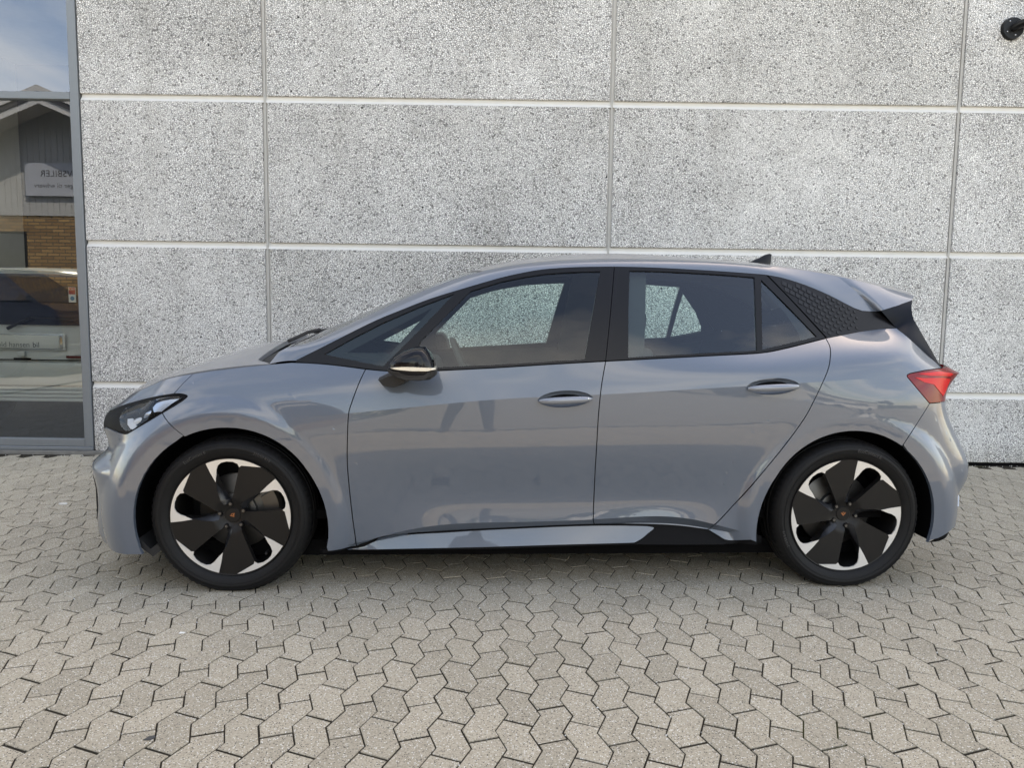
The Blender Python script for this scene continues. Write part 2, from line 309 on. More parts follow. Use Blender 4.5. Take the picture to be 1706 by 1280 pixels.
CURVES='''{"belt_a":[[1.6841,0.9072],[1.7158,0.9056],[1.7475,0.9044],[1.7782,0.903],[1.8068,0.9013],[1.8341,0.8994],[1.8613,0.8972],[1.8888,0.8946],[1.9161,0.8917],[1.9428,0.8885],[1.969,0.8851],[1.9946,0.8814],[2.0202,0.8777]],"belt_b":[[2.0202,0.8777],[2.0486,0.8749],[2.077,0.8719],[2.1067,0.8697],[2.1378,0.8684],[2.1703,0.8679],[2.2054,0.8682],[2.2438,0.8696],[2.2849,0.8718],[2.3278,0.8745],[2.3728,0.8777],[2.4197,0.8813],[2.4666,0.8846],[2.5097,0.8873],[2.5529,0.8896],[2.606,0.8923],[2.6756,0.895],[2.7553,0.8965],[2.8358,0.8964],[2.9143,0.8949],[2.9937,0.8929],[3.0736,0.8912]],"belt_c":[[3.0736,0.8912],[3.128,0.8901],[3.1826,0.8893],[3.239,0.8888],[3.2983,0.8885],[3.3593,0.8885],[3.42,0.8886],[3.4807,0.889],[3.541,0.8894],[3.5974,0.8894],[3.6491,0.8885],[3.6967,0.8869],[3.7384,0.8853],[3.7713,0.8841],[3.7981,0.8835],[3.8257,0.8837],[3.8564,0.885],[3.8881,0.887],[3.921,0.889],[3.9562,0.891],[3.9926,0.8931],[4.028,0.895],[4.0612,0.8966],[4.0933,0.8982],[4.1252,0.8998]],"fd_front":[[2.0202,0.8777],[2.0149,0.8626],[2.0096,0.8479],[2.0044,0.8338],[1.9995,0.8204],[1.995,0.8077],[1.9907,0.7957],[1.9866,0.7841],[1.9825,0.7728],[1.9782,0.7615],[1.9739,0.7503],[1.9697,0.7393],[1.9658,0.7288],[1.9622,0.7197],[1.9588,0.7114],[1.9558,0.7022],[1.9534,0.6902],[1.9516,0.6586],[1.9502,0.6239],[1.9491,0.5895],[1.9481,0.5575],[1.9469,0.5267],[1.9458,0.4954],[1.9451,0.4641],[1.9448,0.4331],[1.9452,0.4031],[1.9461,0.3729],[1.9476,0.3415],[1.9495,0.3081],[1.952,0.2741],[1.955,0.2432],[1.9584,0.2168],[1.9619,0.1948],[1.9656,0.1758],[1.9695,0.1581],[1.9735,0.1409],[1.9755,0.0689]],"split":[[3.0736,0.8912],[3.0669,0.8466],[3.0604,0.8031],[3.0547,0.7619],[3.0501,0.7232],[3.0463,0.6862],[3.0438,0.653],[3.0417,0.6197],[3.0399,0.5869],[3.0385,0.5543],[3.0374,0.5212],[3.0367,0.4881],[3.0361,0.4556],[3.0353,0.4242],[3.0346,0.3924],[3.0343,0.3586],[3.0344,0.3204],[3.0345,0.2791],[3.0343,0.2391],[3.0336,0.2007],[3.0326,0.1646],[3.0322,0.1363],[3.0356,0.1128],[3.0392,0.0994],[3.0429,0.0859]],"rd_rear":[[4.1252,0.8998],[4.1245,0.882],[4.124,0.8644],[4.1192,0.8437],[4.1087,0.8177],[4.0964,0.7886],[4.0845,0.7601],[4.0716,0.7331],[4.0573,0.7063],[4.0439,0.6801],[4.0322,0.6557],[4.0201,0.6322],[4.0077,0.6096],[3.9966,0.5889],[3.9851,0.5692],[3.9698,0.5477],[3.948,0.5222],[3.922,0.4944],[3.8951,0.4671],[3.8689,0.4404],[3.8424,0.412],[3.816,0.3806],[3.7895,0.3466],[3.7634,0.3127],[3.739,0.2822],[3.7166,0.2558],[3.6954,0.2321],[3.6725,0.2105],[3.6483,0.1879],[3.6242,0.1643],[3.6028,0.1428],[3.5878,0.1223],[3.5805,0.0951],[3.5699,0.0733]],"bot_f":[[1.9755,0.0689],[1.9939,0.0818],[2.0131,0.0959],[2.0324,0.1069],[2.0494,0.1184],[2.0664,0.1278],[2.0913,0.1275],[2.1285,0.1168],[2.1739,0.104],[2.2221,0.0937],[2.2721,0.0861],[2.325,0.0806],[2.3783,0.079],[2.4251,0.0792],[2.4721,0.0801],[2.5366,0.0826],[2.6352,0.0863],[2.7516,0.0893],[2.8538,0.0904],[2.9263,0.0896],[2.9845,0.0879],[3.0429,0.0859]],"bot_r":[[3.0429,0.0859],[3.0894,0.0815],[3.1355,0.079],[3.1815,0.0773],[3.2282,0.0759],[3.2749,0.0748],[3.3199,0.074],[3.3616,0.0736],[3.4015,0.0735],[3.442,0.0734],[3.4842,0.0729],[3.527,0.0726],[3.5699,0.0733]],"hood_edge":[[1.2802,0.8947],[1.3032,0.895],[1.3254,0.8955],[1.3477,0.896],[1.37,0.8961],[1.3927,0.8962],[1.4167,0.8965],[1.4432,0.8971],[1.4715,0.898],[1.5,0.8989],[1.5272,0.8997],[1.5544,0.9006],[1.5834,0.9016],[1.6155,0.9031],[1.6496,0.9049],[1.6841,0.9072]],"fend_f":[[1.2802,0.8947],[1.2686,0.8776],[1.2567,0.8605],[1.2446,0.8437],[1.2327,0.8271],[1.2204,0.8116],[1.2074,0.7974]],"hl_top":[[1.2074,0.7974],[1.1885,0.7979],[1.1684,0.7991],[1.1463,0.8013],[1.1215,0.8048],[1.0911,0.8112],[1.0517,0.8212],[1.009,0.831],[0.9735,0.836],[0.942,0.8374],[0.9076,0.837],[0.8672,0.8352],[0.8185,0.8322],[0.7628,0.8267],[0.6896,0.817],[0.5865,0.8119]],"hl_tip":[[1.2074,0.7974],[1.2196,0.7955],[1.2314,0.7938],[1.2419,0.7919],[1.2515,0.7894],[1.2599,0.7865],[1.2656,0.7838],[1.2681,0.7816],[1.2679,0.7795],[1.2659,0.7767],[1.2613,0.7729],[1.2548,0.7685],[1.2481,0.7643]],"hl_bot":[[1.2481,0.7643],[1.2333,0.7577],[1.2181,0.7513],[1.2026,0.7454],[1.1871,0.74],[1.1713,0.7349],[1.1542,0.7297],[1.1354,0.7241],[1.1152,0.7185],[1.0939,0.7131],[1.0705,0.7073],[1.0466,0.7008],[1.0265,0.6943],[1.0115,0.6868],[0.9986,0.6776],[0.9871,0.6709],[0.9783,0.6663],[0.9716,0.6639],[0.9625,0.6641],[0.9493,0.6669],[0.9336,0.6712],[0.9151,0.676],[0.8924,0.681],[0.866,0.686],[0.8407,0.6903],[0.8164,0.6949],[0.7934,0.6997],[0.7663,0.7042]],"bump_line":[[1.1542,0.7297],[1.1633,0.7212],[1.1724,0.7133],[1.1815,0.7056],[1.1911,0.698],[1.2005,0.6906],[1.2094,0.6735],[1.2174,0.6572],[1.2248,0.6423],[1.2323,0.6285],[1.2401,0.616],[1.2481,0.6048],[1.2561,0.594]],"lens":[[0.8809,0.7604],[0.8782,0.7867],[0.8829,0.8142],[0.9605,0.8234],[1.1021,0.796],[1.1954,0.7861],[1.2451,0.7805],[1.2453,0.7723],[1.1534,0.7375],[1.06,0.7139],[0.9782,0.6839],[0.9492,0.6904],[0.9063,0.7197]],"tl_left":[[4.7091,0.7166],[4.6541,0.7146],[4.6068,0.7123],[4.5647,0.71],[4.5317,0.7066],[4.5013,0.7033],[4.4729,0.7001],[4.4569,0.6944],[4.4559,0.6865],[4.4713,0.6687],[4.4873,0.6512],[4.5041,0.6342],[4.522,0.6179],[4.5412,0.6023],[4.562,0.5876],[4.5845,0.5738]],"gate":[[4.5375,0.9053],[4.5528,0.8929],[4.5699,0.8806],[4.5883,0.8679],[4.6075,0.8543],[4.6292,0.84],[4.6556,0.8252],[4.6876,0.8092],[4.7158,0.7923],[4.7277,0.7768],[4.73,0.7632],[4.7285,0.7508],[4.7244,0.74],[4.7189,0.7313],[4.7137,0.724],[4.7091,0.7166]],"bump_r":[[4.5845,0.5738],[4.5648,0.5603],[4.5466,0.5475],[4.5295,0.5349],[4.5129,0.5222],[4.4965,0.5095],[4.4757,0.4976],[4.4581,0.4855],[4.4449,0.4727],[4.4321,0.4594]],"cpan_bot":[[4.1252,0.8998],[4.1252,0.8999],[4.1251,0.9],[4.1345,0.9001],[4.1595,0.9003],[4.1938,0.9008],[4.2278,0.9015],[4.2593,0.9026],[4.2914,0.904],[4.3222,0.905],[4.3499,0.9054],[4.3764,0.9054],[4.4059,0.9051],[4.4416,0.9046],[4.4847,0.9044],[4.5375,0.9053]],"tl_inner":[[4.4966,0.6818],[4.5254,0.6785],[4.5554,0.6751],[4.5914,0.6745],[4.6295,0.6739],[4.6703,0.6733],[4.7431,0.6637],[4.7483,0.6427],[4.7482,0.6231],[4.7371,0.6053],[4.7137,0.5951],[4.6708,0.611],[4.6397,0.6274],[4.6144,0.6446],[4.5544,0.6564],[4.5246,0.6691]],"tl_glow":[[4.5204,0.6968],[4.5536,0.6982],[4.5888,0.6997],[4.6266,0.7012],[4.6675,0.7026],[4.7045,0.6959],[4.7442,0.6891],[4.7283,0.6783],[4.6884,0.68],[4.6532,0.6816],[4.6202,0.6832],[4.5888,0.6847],[4.5532,0.6909]],"sill_low":[[1.8657,0.1204],[1.9031,0.0823],[1.9386,0.0147],[1.9919,-0.0002],[2.0707,0.0015],[2.1642,0.0024],[2.2589,0.0029],[2.3496,0.0033],[2.4415,0.0035],[2.5375,0.0038],[2.6397,0.0042],[2.746,0.0043],[2.8534,0.0039],[2.971,0.003],[3.09,0.0024],[3.1786,0.0026],[3.2158,0.0031],[3.2221,0.0036],[3.2283,0.0041]],"sill_up":[[2.0102,0.0417],[2.0257,0.0578],[2.0413,0.071],[2.0575,0.0798],[2.0732,0.0877],[2.0892,0.0915],[2.1113,0.0911],[2.1421,0.0883],[2.1792,0.0843],[2.2214,0.0794],[2.2703,0.0759],[2.3242,0.073],[2.3784,0.0718],[2.4252,0.0724],[2.4722,0.0735],[2.5367,0.0751],[2.6354,0.077],[2.752,0.0782],[2.8548,0.0784],[2.9302,0.0779],[2.9914,0.077],[3.0464,0.0758],[3.0967,0.0744],[3.1406,0.0727],[3.1813,0.0712],[3.2185,0.0699],[3.2524,0.0687],[3.2863,0.0678]],"sill_end":[[3.2863,0.0678],[3.2996,0.066],[3.3129,0.0643],[3.3193,0.0609],[3.3143,0.0547],[3.3024,0.047],[3.2906,0.0396],[3.2813,0.0327],[3.272,0.0261],[3.2621,0.0199],[3.2512,0.0143],[3.2398,0.0092],[3.2283,0.0041]],"ins_low":[[3.228,-0.0029],[3.2845,-0.0044],[3.3438,-0.0057],[3.4101,-0.0066],[3.4819,-0.0073],[3.5606,-0.0079],[3.6426,-0.0091]],"lipq":[[3.5699,0.0733],[3.5835,0.0656],[3.597,0.0574],[3.6101,0.0489],[3.6225,0.0393],[3.6345,0.0293],[3.6474,0.0218],[3.6606,0.0187],[3.6746,0.0191],[3.6902,0.0235],[3.7073,0.035],[3.7276,0.0497],[3.7496,0.0638]],"arch_f":[[1.8522,0.1357],[1.8589,0.1532],[1.8599,0.1716],[1.8574,0.1906],[1.8514,0.2106],[1.8423,0.2325],[1.8301,0.2578],[1.8151,0.2884],[1.7976,0.3267],[1.7784,0.3727],[1.7578,0.4169],[1.7344,0.4512],[1.7085,0.4799],[1.6802,0.5053],[1.6497,0.5287],[1.6174,0.5508],[1.5834,0.5725],[1.5481,0.5934],[1.5119,0.6123],[1.4752,0.6269],[1.4383,0.6352],[1.4015,0.6362],[1.3649,0.6301],[1.3288,0.6186],[1.2933,0.603],[1.2589,0.5845]],"arch_f2":[[1.2589,0.5845],[1.2231,0.5621],[1.1896,0.5379],[1.1588,0.5113],[1.131,0.4812],[1.1064,0.4458],[1.0851,0.4009],[1.0677,0.3435],[1.0541,0.2885],[1.0442,0.2451],[1.0383,0.2109],[1.0365,0.1817],[1.0386,0.1549],[1.0446,0.1295],[1.0536,0.0934],[1.0658,-0.0025]],"arch_r":[[4.4266,0.4543],[4.3981,0.4648],[4.3682,0.4738],[4.3374,0.4815],[4.3057,0.4877],[4.2734,0.4924],[4.2408,0.4955],[4.2078,0.497],[4.1748,0.4967],[4.142,0.4947],[4.1095,0.4907],[4.0776,0.4849],[4.0466,0.4772],[4.0166,0.4674],[3.9879,0.4556],[3.9608,0.4415],[3.9353,0.4249],[3.9118,0.4051],[3.8903,0.382],[3.8711,0.3557],[3.8536,0.3276],[3.8363,0.2999],[3.8206,0.2728],[3.8069,0.247],[3.7954,0.2226],[3.7862,0.1995],[3.7797,0.177],[3.7758,0.1546],[3.7748,0.1324],[3.7763,0.0422]],"arch_r2":[[4.7067,0.0414],[4.6529,0.093],[4.6277,0.1185],[4.6171,0.1457],[4.6133,0.1749],[4.6066,0.2053],[4.5972,0.238],[4.5857,0.2735],[4.5726,0.3089],[4.5581,0.3412],[4.5418,0.3689],[4.5233,0.3922],[4.5024,0.4116],[4.4792,0.428],[4.4538,0.4421],[4.4266,0.4543]],"ins_top":[[3.3218,0.0562],[3.3279,0.0575],[3.3341,0.0588],[3.3442,0.0601],[3.3611,0.0617],[3.3821,0.0636],[3.4027,0.0644],[3.4209,0.0636],[3.4388,0.0616],[3.4579,0.0589],[3.4793,0.0555],[3.5019,0.0513],[3.5238,0.0466],[3.5442,0.0413],[3.564,0.0351],[3.5838,0.0282],[3.6037,0.0204],[3.6235,0.0113],[3.6433,0.0011]],"dlo_low":[[-1.1141,1.011],[-1.0624,1.0087],[-1.0107,1.0064],[-0.9589,1.0033],[-0.9041,0.9984],[-0.8491,0.9926],[-0.8019,0.9877],[-0.7682,0.9843],[-0.7421,0.9818],[-0.7147,0.9801],[-0.6832,0.9791],[-0.6503,0.979],[-0.6148,0.9795],[-0.5812,0.9802],[-0.5449,0.9816],[-0.4915,0.9845],[-0.4085,0.9894],[-0.3081,0.9957],[-0.2131,1.0019],[-0.133,1.0076],[-0.0583,1.0131],[0.0172,1.0185],[0.0959,1.0236],[0.1756,1.0286],[0.2557,1.0336]],"dlo_low_r":[[0.2557,1.0336],[0.3717,1.0402],[0.4889,1.0468],[0.6033,1.0532],[0.7209,1.0596],[0.836,1.0659],[0.9258,1.0711],[0.9727,1.0742],[0.9927,1.0764],[1.0132,1.0796],[1.0433,1.0847],[1.074,1.0908],[1.1059,1.0976],[1.14,1.1051],[1.1753,1.1133],[1.2098,1.1212],[1.2425,1.1284],[1.2744,1.1354],[1.3065,1.1423]],"dlo_top":[[-1.1146,1.0175],[-1.0728,1.0391],[-1.0311,1.0607],[-0.9904,1.0819],[-0.9517,1.1024],[-0.9141,1.1226],[-0.8764,1.1425],[-0.8382,1.1625],[-0.8,1.1822],[-0.7615,1.2009],[-0.723,1.2182],[-0.6843,1.2345],[-0.6454,1.2506],[-0.6079,1.2664],[-0.5703,1.282],[-0.5283,1.298],[-0.4793,1.3149],[-0.4259,1.3322],[-0.3719,1.3493],[-0.3162,1.3668],[-0.2599,1.3841],[-0.2107,1.3987],[-0.1739,1.4087],[-0.1444,1.4158],[-0.1139,1.4225],[-0.081,1.4297],[-0.0471,1.4365],[-0.0081,1.4425],[0.0379,1.4474],[0.0889,1.4516],[0.1431,1.455],[0.2007,1.4574],[0.2615,1.4592],[0.3225,1.461]],"dlo_top_r":[[0.3225,1.461],[0.3759,1.4609],[0.4294,1.4609],[0.483,1.4603],[0.5346,1.4593],[0.5862,1.4577],[0.6437,1.4557],[0.7121,1.4532],[0.7867,1.4503],[0.8592,1.4471],[0.9257,1.4438],[0.99,1.4403],[1.0547,1.4367]],"dlo_hyp":[[1.0547,1.4367],[1.0974,1.3881],[1.1399,1.3395],[1.1813,1.2903],[1.2226,1.241],[1.2643,1.1916],[1.3065,1.1423]],"cpan_top":[[1.0633,1.4346],[1.094,1.4304],[1.1253,1.4252],[1.1577,1.4175],[1.1922,1.4077],[1.2296,1.3961],[1.2701,1.3818],[1.3162,1.3632],[1.3619,1.3432],[1.4008,1.3239],[1.4359,1.3058],[1.4687,1.2894],[1.4965,1.2768],[1.5131,1.272],[1.5305,1.2707],[1.5622,1.2698],[1.5983,1.2696]],"cpan_end":[[1.5983,1.2696],[1.62,1.2498],[1.6418,1.2302],[1.6639,1.2112],[1.6862,1.1923]],"cpan_low":[[1.3152,1.1396],[1.3642,1.149],[1.4137,1.1582],[1.4643,1.1675],[1.5127,1.1756],[1.5533,1.1807],[1.593,1.1846],[1.6387,1.1885],[1.6862,1.1923]],"g_q":[[-0.9882,1.0468],[-0.8591,1.1217],[-0.7288,1.1908],[-0.5704,1.2624],[-0.4178,1.3227],[-0.5569,1.172],[-0.6393,1.087],[-0.7259,0.9979],[-0.8271,1.017]],"g_qclear":[[-0.9109,1.0467],[-0.5164,1.2604],[-0.5943,1.1741],[-0.7269,1.0236]],"g_fd":[[-0.3446,1.336],[-0.2108,1.3792],[-0.1144,1.4015],[-0.0089,1.4197],[0.1138,1.431],[0.2541,1.4371],[0.2057,1.2378],[0.1619,1.0393],[-0.1682,1.0166],[-0.4891,0.9965],[-0.5627,0.9951],[-0.5705,1.0905],[-0.5631,1.1115]],"g_rd":[[0.3929,1.4424],[0.5097,1.4426],[0.6417,1.4397],[0.8275,1.4327],[0.995,1.4225],[0.9753,1.2587],[0.9589,1.0846],[0.6711,1.0682],[0.3578,1.0493],[0.3717,1.2508]],"g_rq":[[1.0261,1.4116],[1.1448,1.2804],[1.262,1.1489],[1.1204,1.1179],[0.987,1.0901],[1.0047,1.2591]],"g_rqclear":[[1.0232,1.3772],[1.1261,1.2579],[1.18,1.1619],[1.1815,1.1319],[1.1205,1.1193],[0.9887,1.0928],[1.0037,1.2315]],"dpost":[[-0.3719,1.3477],[-0.3446,1.336],[-0.5631,1.1115],[-0.5705,1.0905],[-0.5782,0.9846],[-0.7132,0.9827],[-0.7259,0.9979],[-0.6393,1.087],[-0.5569,1.172],[-0.4178,1.3227]],"spoil":[[1.4208,1.4374],[1.5106,1.3545],[1.5983,1.2696]]}'''
# ---------------------------------------------------------------- patch builder: a trimmed piece of a curved surface
CV={k:np.array(v) for k,v in json.loads(CURVES).items()}
def pip(P,poly):
    x,y=P[:,0],P[:,1]; c=np.zeros(len(P),bool); n=len(poly)
    for i in range(n):
        x0,y0=poly[i]; x1,y1=poly[(i+1)%n]
        if y0==y1: continue
        k=((y0>y)!=(y1>y))&(x<(x1-x0)*(y-y0)/(y1-y0)+x0); c^=k
    return c
def segdist(P,poly):
    d=np.full(len(P),1e9); n=len(poly)
    for i in range(n):
        a=poly[i]; b=poly[(i+1)%n]; ab=b-a; L=ab@ab
        if L<1e-14: continue
        t=np.clip(((P-a)@ab)/L,0,1); d=np.minimum(d,np.hypot(*(P-a-t[:,None]*ab).T))
    return d
def area2(p): return .5*np.sum(p[:,0]*np.roll(p[:,1],-1)-np.roll(p[:,0],-1)*p[:,1])
def clean(p,eps=1e-5):
    p=np.asarray(p,float); k=[0]
    for i in range(1,len(p)):
        if np.hypot(*(p[i]-p[k[-1]]))>eps: k.append(i)
    if np.hypot(*(p[k[-1]]-p[k[0]]))<=eps: k.pop()
    p=p[k]
    return p if area2(p)>0 else p[::-1]
def inset(p,d):
    n=len(p); q=[]
    for i in range(n):
        a=p[i]-p[i-1]; b=p[(i+1)%n]-p[i]; a=a/np.hypot(*a); b=b/np.hypot(*b)
        na=np.array([-a[1],a[0]]); nb=np.array([-b[1],b[0]]); m=na+nb; l=np.hypot(*m)
        if l<.3: q.append(p[i]+na*d); continue
        m/=l; q.append(p[i]+m*d/max(.45,m@na))
    return np.array(q)
SB=np.array([1.0,1.12])          # (u,v) of the lower body -> about metres
def fB(q): q=np.asarray(q,float); return PB(q[:,0]/SB[0],q[:,1]/SB[1])
def fG(q): q=np.asarray(q,float); return np.stack([q[:,0],-G(q[:,0],q[:,1]),q[:,1]],1)
def fT(q): q=np.asarray(q,float); return TOP(q[:,0],q[:,1]/.6)
def fH(q): q=np.asarray(q,float); return HOOD(q[:,0],q[:,1]/.7)
def snorm(f,q,e=2e-4):
    q=np.asarray(q,float); a=f(q+[e,0])-f(q-[e,0]); b=f(q+[0,e])-f(q-[0,e]); n=np.cross(a,b); return n/np.maximum(1e-12,np.linalg.norm(n,axis=1))[:,None]
CREASE_B=[VK[1]*SB[1],VK[2]*SB[1],VK[6]*SB[1]]
def patch_data(f,poly,step=.02,gap=0.0,holes=(),crease=(),off=0.0,thick=.007,disp=None):
    poly=clean(poly)
    if gap: poly=clean(inset(poly,gap))
    # refine long boundary edges
    rp=[]
    for i in range(len(poly)):
        a,b=poly[i],poly[(i+1)%len(poly)]; n=max(1,int(np.hypot(*(b-a))/step))
        for k in range(n): rp.append(a+(b-a)*k/n)
    poly=np.array(rp); loops=[poly]
    for h in holes:
        h=clean(h); loops.append(h)
    V=[];E_=[]
    for L in loops:
        o=len(V); V+=[tuple(q) for q in L]; E_+=[(o+i,o+(i+1)%len(L)) for i in range(len(L))]
    lo,hi=poly.min(0),poly.max(0)
    def ok(P,m):
        k=pip(P,poly)&(segdist(P,poly)>m)
        for h in loops[1:]: k&=~pip(P,h)&(segdist(P,h)>m)
        return k
    gx,gy=np.meshgrid(np.arange(lo[0],hi[0],step)+step*.37,np.arange(lo[1],hi[1],step)+step*.41); P=np.stack([gx.ravel(),gy.ravel()],1)
    if len(P): P=P[ok(P,step*.42)]
    for c in crease:
        if len(P): P=P[np.abs(P[:,1]-c)>step*.35]
    V+=[tuple(q) for q in P]
    for c in crease:
        if not(lo[1]<c<hi[1]): continue
        xs=np.arange(lo[0],hi[0],step*.8); Q=np.stack([xs,np.full(len(xs),c)],1); k=ok(Q,.0015); o=len(V); V+=[tuple(q) for q in Q]
        E_+=[(o+i,o+i+1) for i in range(len(xs)-1) if k[i] and k[i+1]]
        # unused points outside are dropped with their triangles
    r=geometry.delaunay_2d_cdt([Vector(v) for v in V],E_,[],0,1e-6)
    W=np.array([v[:] for v in r[0]]); T=np.array([t[:] for t in r[2]]); cen=W[T].mean(1)
    k=pip(cen,poly)
    for h in loops[1:]: k&=~pip(cen,h)
    T=T[k]; used=np.unique(T); mp=-np.ones(len(W),int); mp[used]=np.arange(len(used)); W=W[used]; T=mp[T]; cen=W[T].mean(1)
    flip=np.cross(W[T[:,1]]-W[T[:,0]],W[T[:,2]]-W[T[:,0]])<0; T[flip]=T[flip][:,::-1]; cen=W[T].mean(1)
    N=snorm(f,W); X=f(W)
    lp=(W[T]*.8+cen[:,None]*.2).reshape(-1,2); LN=snorm(f,lp)
    if disp is not None:
        g=lambda q: f(q)+snorm(f,q)*disp(q)[:,None]
        X=g(W); LN=snorm(g,lp,1e-3)
    X=X+N*off
    # skirt
    ec={}
    for t in T:
        for a,b in ((t[0],t[1]),(t[1],t[2]),(t[2],t[0])): ec[(a,b)]=1
    bd=[(a,b) for a,b in ec if (b,a) not in ec]
    F=[tuple(t) for t in T]; LNs=list(LN); X=list(X)
    if thick:
        idx={}
        for a,b in bd:
            for q in (a,b):
                if q not in idx: idx[q]=len(X); X.append(X[q]-N[q]*thick)
        for a,b in bd:
            F.append((b,a,idx[a],idx[b])); n=np.cross(X[a]-X[b],X[idx[a]]-X[b]); n/=max(1e-9,np.linalg.norm(n)); LNs+=[n]*4
    return np.array(X),F,np.array(LNs)
def build_patch(name,datas,mat,parent=None,mirror=False,both=False):
    V=[];F=[];N=[]
    for X,f,n in datas:
        for s in ((1,-1) if both else ((-1,) if mirror else (1,))):
            o=len(V)
            Y=np.array(X)*[1,s,1]; V+=list(Y)
            if s==1: F+=[tuple(o+i for i in q) for q in f]; N+=list(n)
            else:
                j=0
                for q in f:
                    k=len(q); F.append(tuple(o+i for i in q[::-1])); N+=[m*[1,-1,1] for m in n[j:j+k][::-1]]; j+=k
    ob=meshobj(name,V,F,mat,parent,smooth=True)
    if len(ob.data.loops)==len(N): ob.data.normals_split_custom_set([tuple(m) for m in N])
    return ob
def cat(*L): return np.vstack([np.asarray(q,float) for q in L])
def rev(a): return np.asarray(a)[::-1]
# ================================================================ THE SETTING
def mat_wall():
    t=NT('exposed_aggregate_white_pebbles'); c=t.coord()
    wob=t.node('ShaderNodeTexNoise'); t.l.new(c,wob.inputs['Vector']); wob.inputs['Scale'].default_value=60
    va=t.node('ShaderNodeVectorMath',operation='MULTIPLY_ADD'); t.l.new(wob.outputs[1],va.inputs[0]); va.inputs[1].default_value=(.006,.006,.006); t.l.new(c,va.inputs[2])
    mp=t.node('ShaderNodeMapping'); mp.inputs['Scale'].default_value=(1,1,1.18); t.l.new(va.outputs[0],mp.inputs[0]); v=mp.outputs[0]
    e=t.vor(v,70,'DISTANCE_TO_EDGE').outputs[0]; f=t.vor(v,70)
    big=t.ramp(t.noise(c,.75,4,.55),[(.26,0.),(.74,1.)]); big2=t.noise(c,5,4,.6)
    den=t.math('MULTIPLY_ADD',big,.5,t.math('MULTIPLY',big2,.35))      # 0..0.85, large soft variation in how open the matrix is
    wid=t.math('MULTIPLY_ADD',den,.30,.05)
    stone=t.math('DIVIDE',e,wid,clamp=True); stone=t.math('POWER',stone,.8)
    sv=t.node('ShaderNodeSeparateColor'); t.l.new(f.outputs['Color'],sv.inputs[0])
    tone=t.math('MULTIPLY_ADD',sv.outputs[0],.22,.84)
    scol=t.mix(sv.outputs[1],(.93,.925,.91),(.86,.86,.85)); scol=t.mix(1.0,scol,tone,'MULTIPLY')
    dk=t.math('GREATER_THAN',sv.outputs[2],.985); scol=t.mix(t.math('MULTIPLY',dk,.75),scol,(.10,.10,.10))
    gap=t.mix(den,(.10,.098,.095),(.012,.012,.013))
    col=t.mix(stone,gap,scol)
    # a few single black pebbles
    b=t.vor(c,6.0); blk=t.math('LESS_THAN',b.outputs['Distance'],.05); bs=t.node('ShaderNodeSeparateColor'); t.l.new(b.outputs['Color'],bs.inputs[0]); blk=t.math('MULTIPLY',blk,t.math('GREATER_THAN',bs.outputs[0],.45))
    col=t.mix(blk,col,(.02,.02,.02))
    # weather streaks
    st=t.node('ShaderNodeMapping'); st.inputs['Scale'].default_value=(3.5,1,.22); t.l.new(c,st.inputs[0]); sn=t.noise(st.outputs[0],1.2,5,.6); sn=t.ramp(sn,[(.50,0.),(.78,1.)])
    col=t.mix(t.math('MULTIPLY',sn,.22),col,(.30,.29,.26))
    sx=t.node('ShaderNodeSeparateXYZ'); t.l.new(c,sx.inputs[0])
    fz=t.math('FRACT',t.math('DIVIDE',t.math('SUBTRACT',sx.outputs[2],.595),1.165)); top=t.math('SMOOTH_MIN',t.math('MULTIPLY',t.math('SUBTRACT',fz,.55),2.2,clamp=True),1.0,.1)
    s2=t.node('ShaderNodeMapping'); s2.inputs['Scale'].default_value=(9,1,.5); t.l.new(c,s2.inputs[0]); r2=t.ramp(t.noise(s2.outputs[0],1.0,6,.65),[(.42,0.),(.72,1.)])
    blot=t.ramp(t.noise(c,1.7,5,.6),[(.45,0.),(.70,1.)])
    dirt=t.math('ADD',t.math('MULTIPLY',t.math('MULTIPLY',top,r2),.30),t.math('MULTIPLY',blot,.20),clamp=True)
    col=t.mix(dirt,col,t.mix(1.0,col,(.48,.465,.43),'MULTIPLY'))
    low=t.math('MULTIPLY',t.math('SUBTRACT',1.0,t.math('MULTIPLY',sx.outputs[2],4.5,clamp=True)),t.math('MULTIPLY_ADD',r2,.5,.25)); col=t.mix(low,col,t.mix(1.0,col,(.55,.50,.40),'MULTIPLY'))
    oi=t.node('ShaderNodeObjectInfo').outputs['Random']; col=t.mix(1.0,col,t.mix(oi,(.90,.895,.88),(1.0,1.0,1.0)),'MULTIPLY')
    nm=t.bump(stone,.7,.006)
    return t.done(t.prin(col,.75,0,.3,normal=nm))
M['wall']=mat_wall()
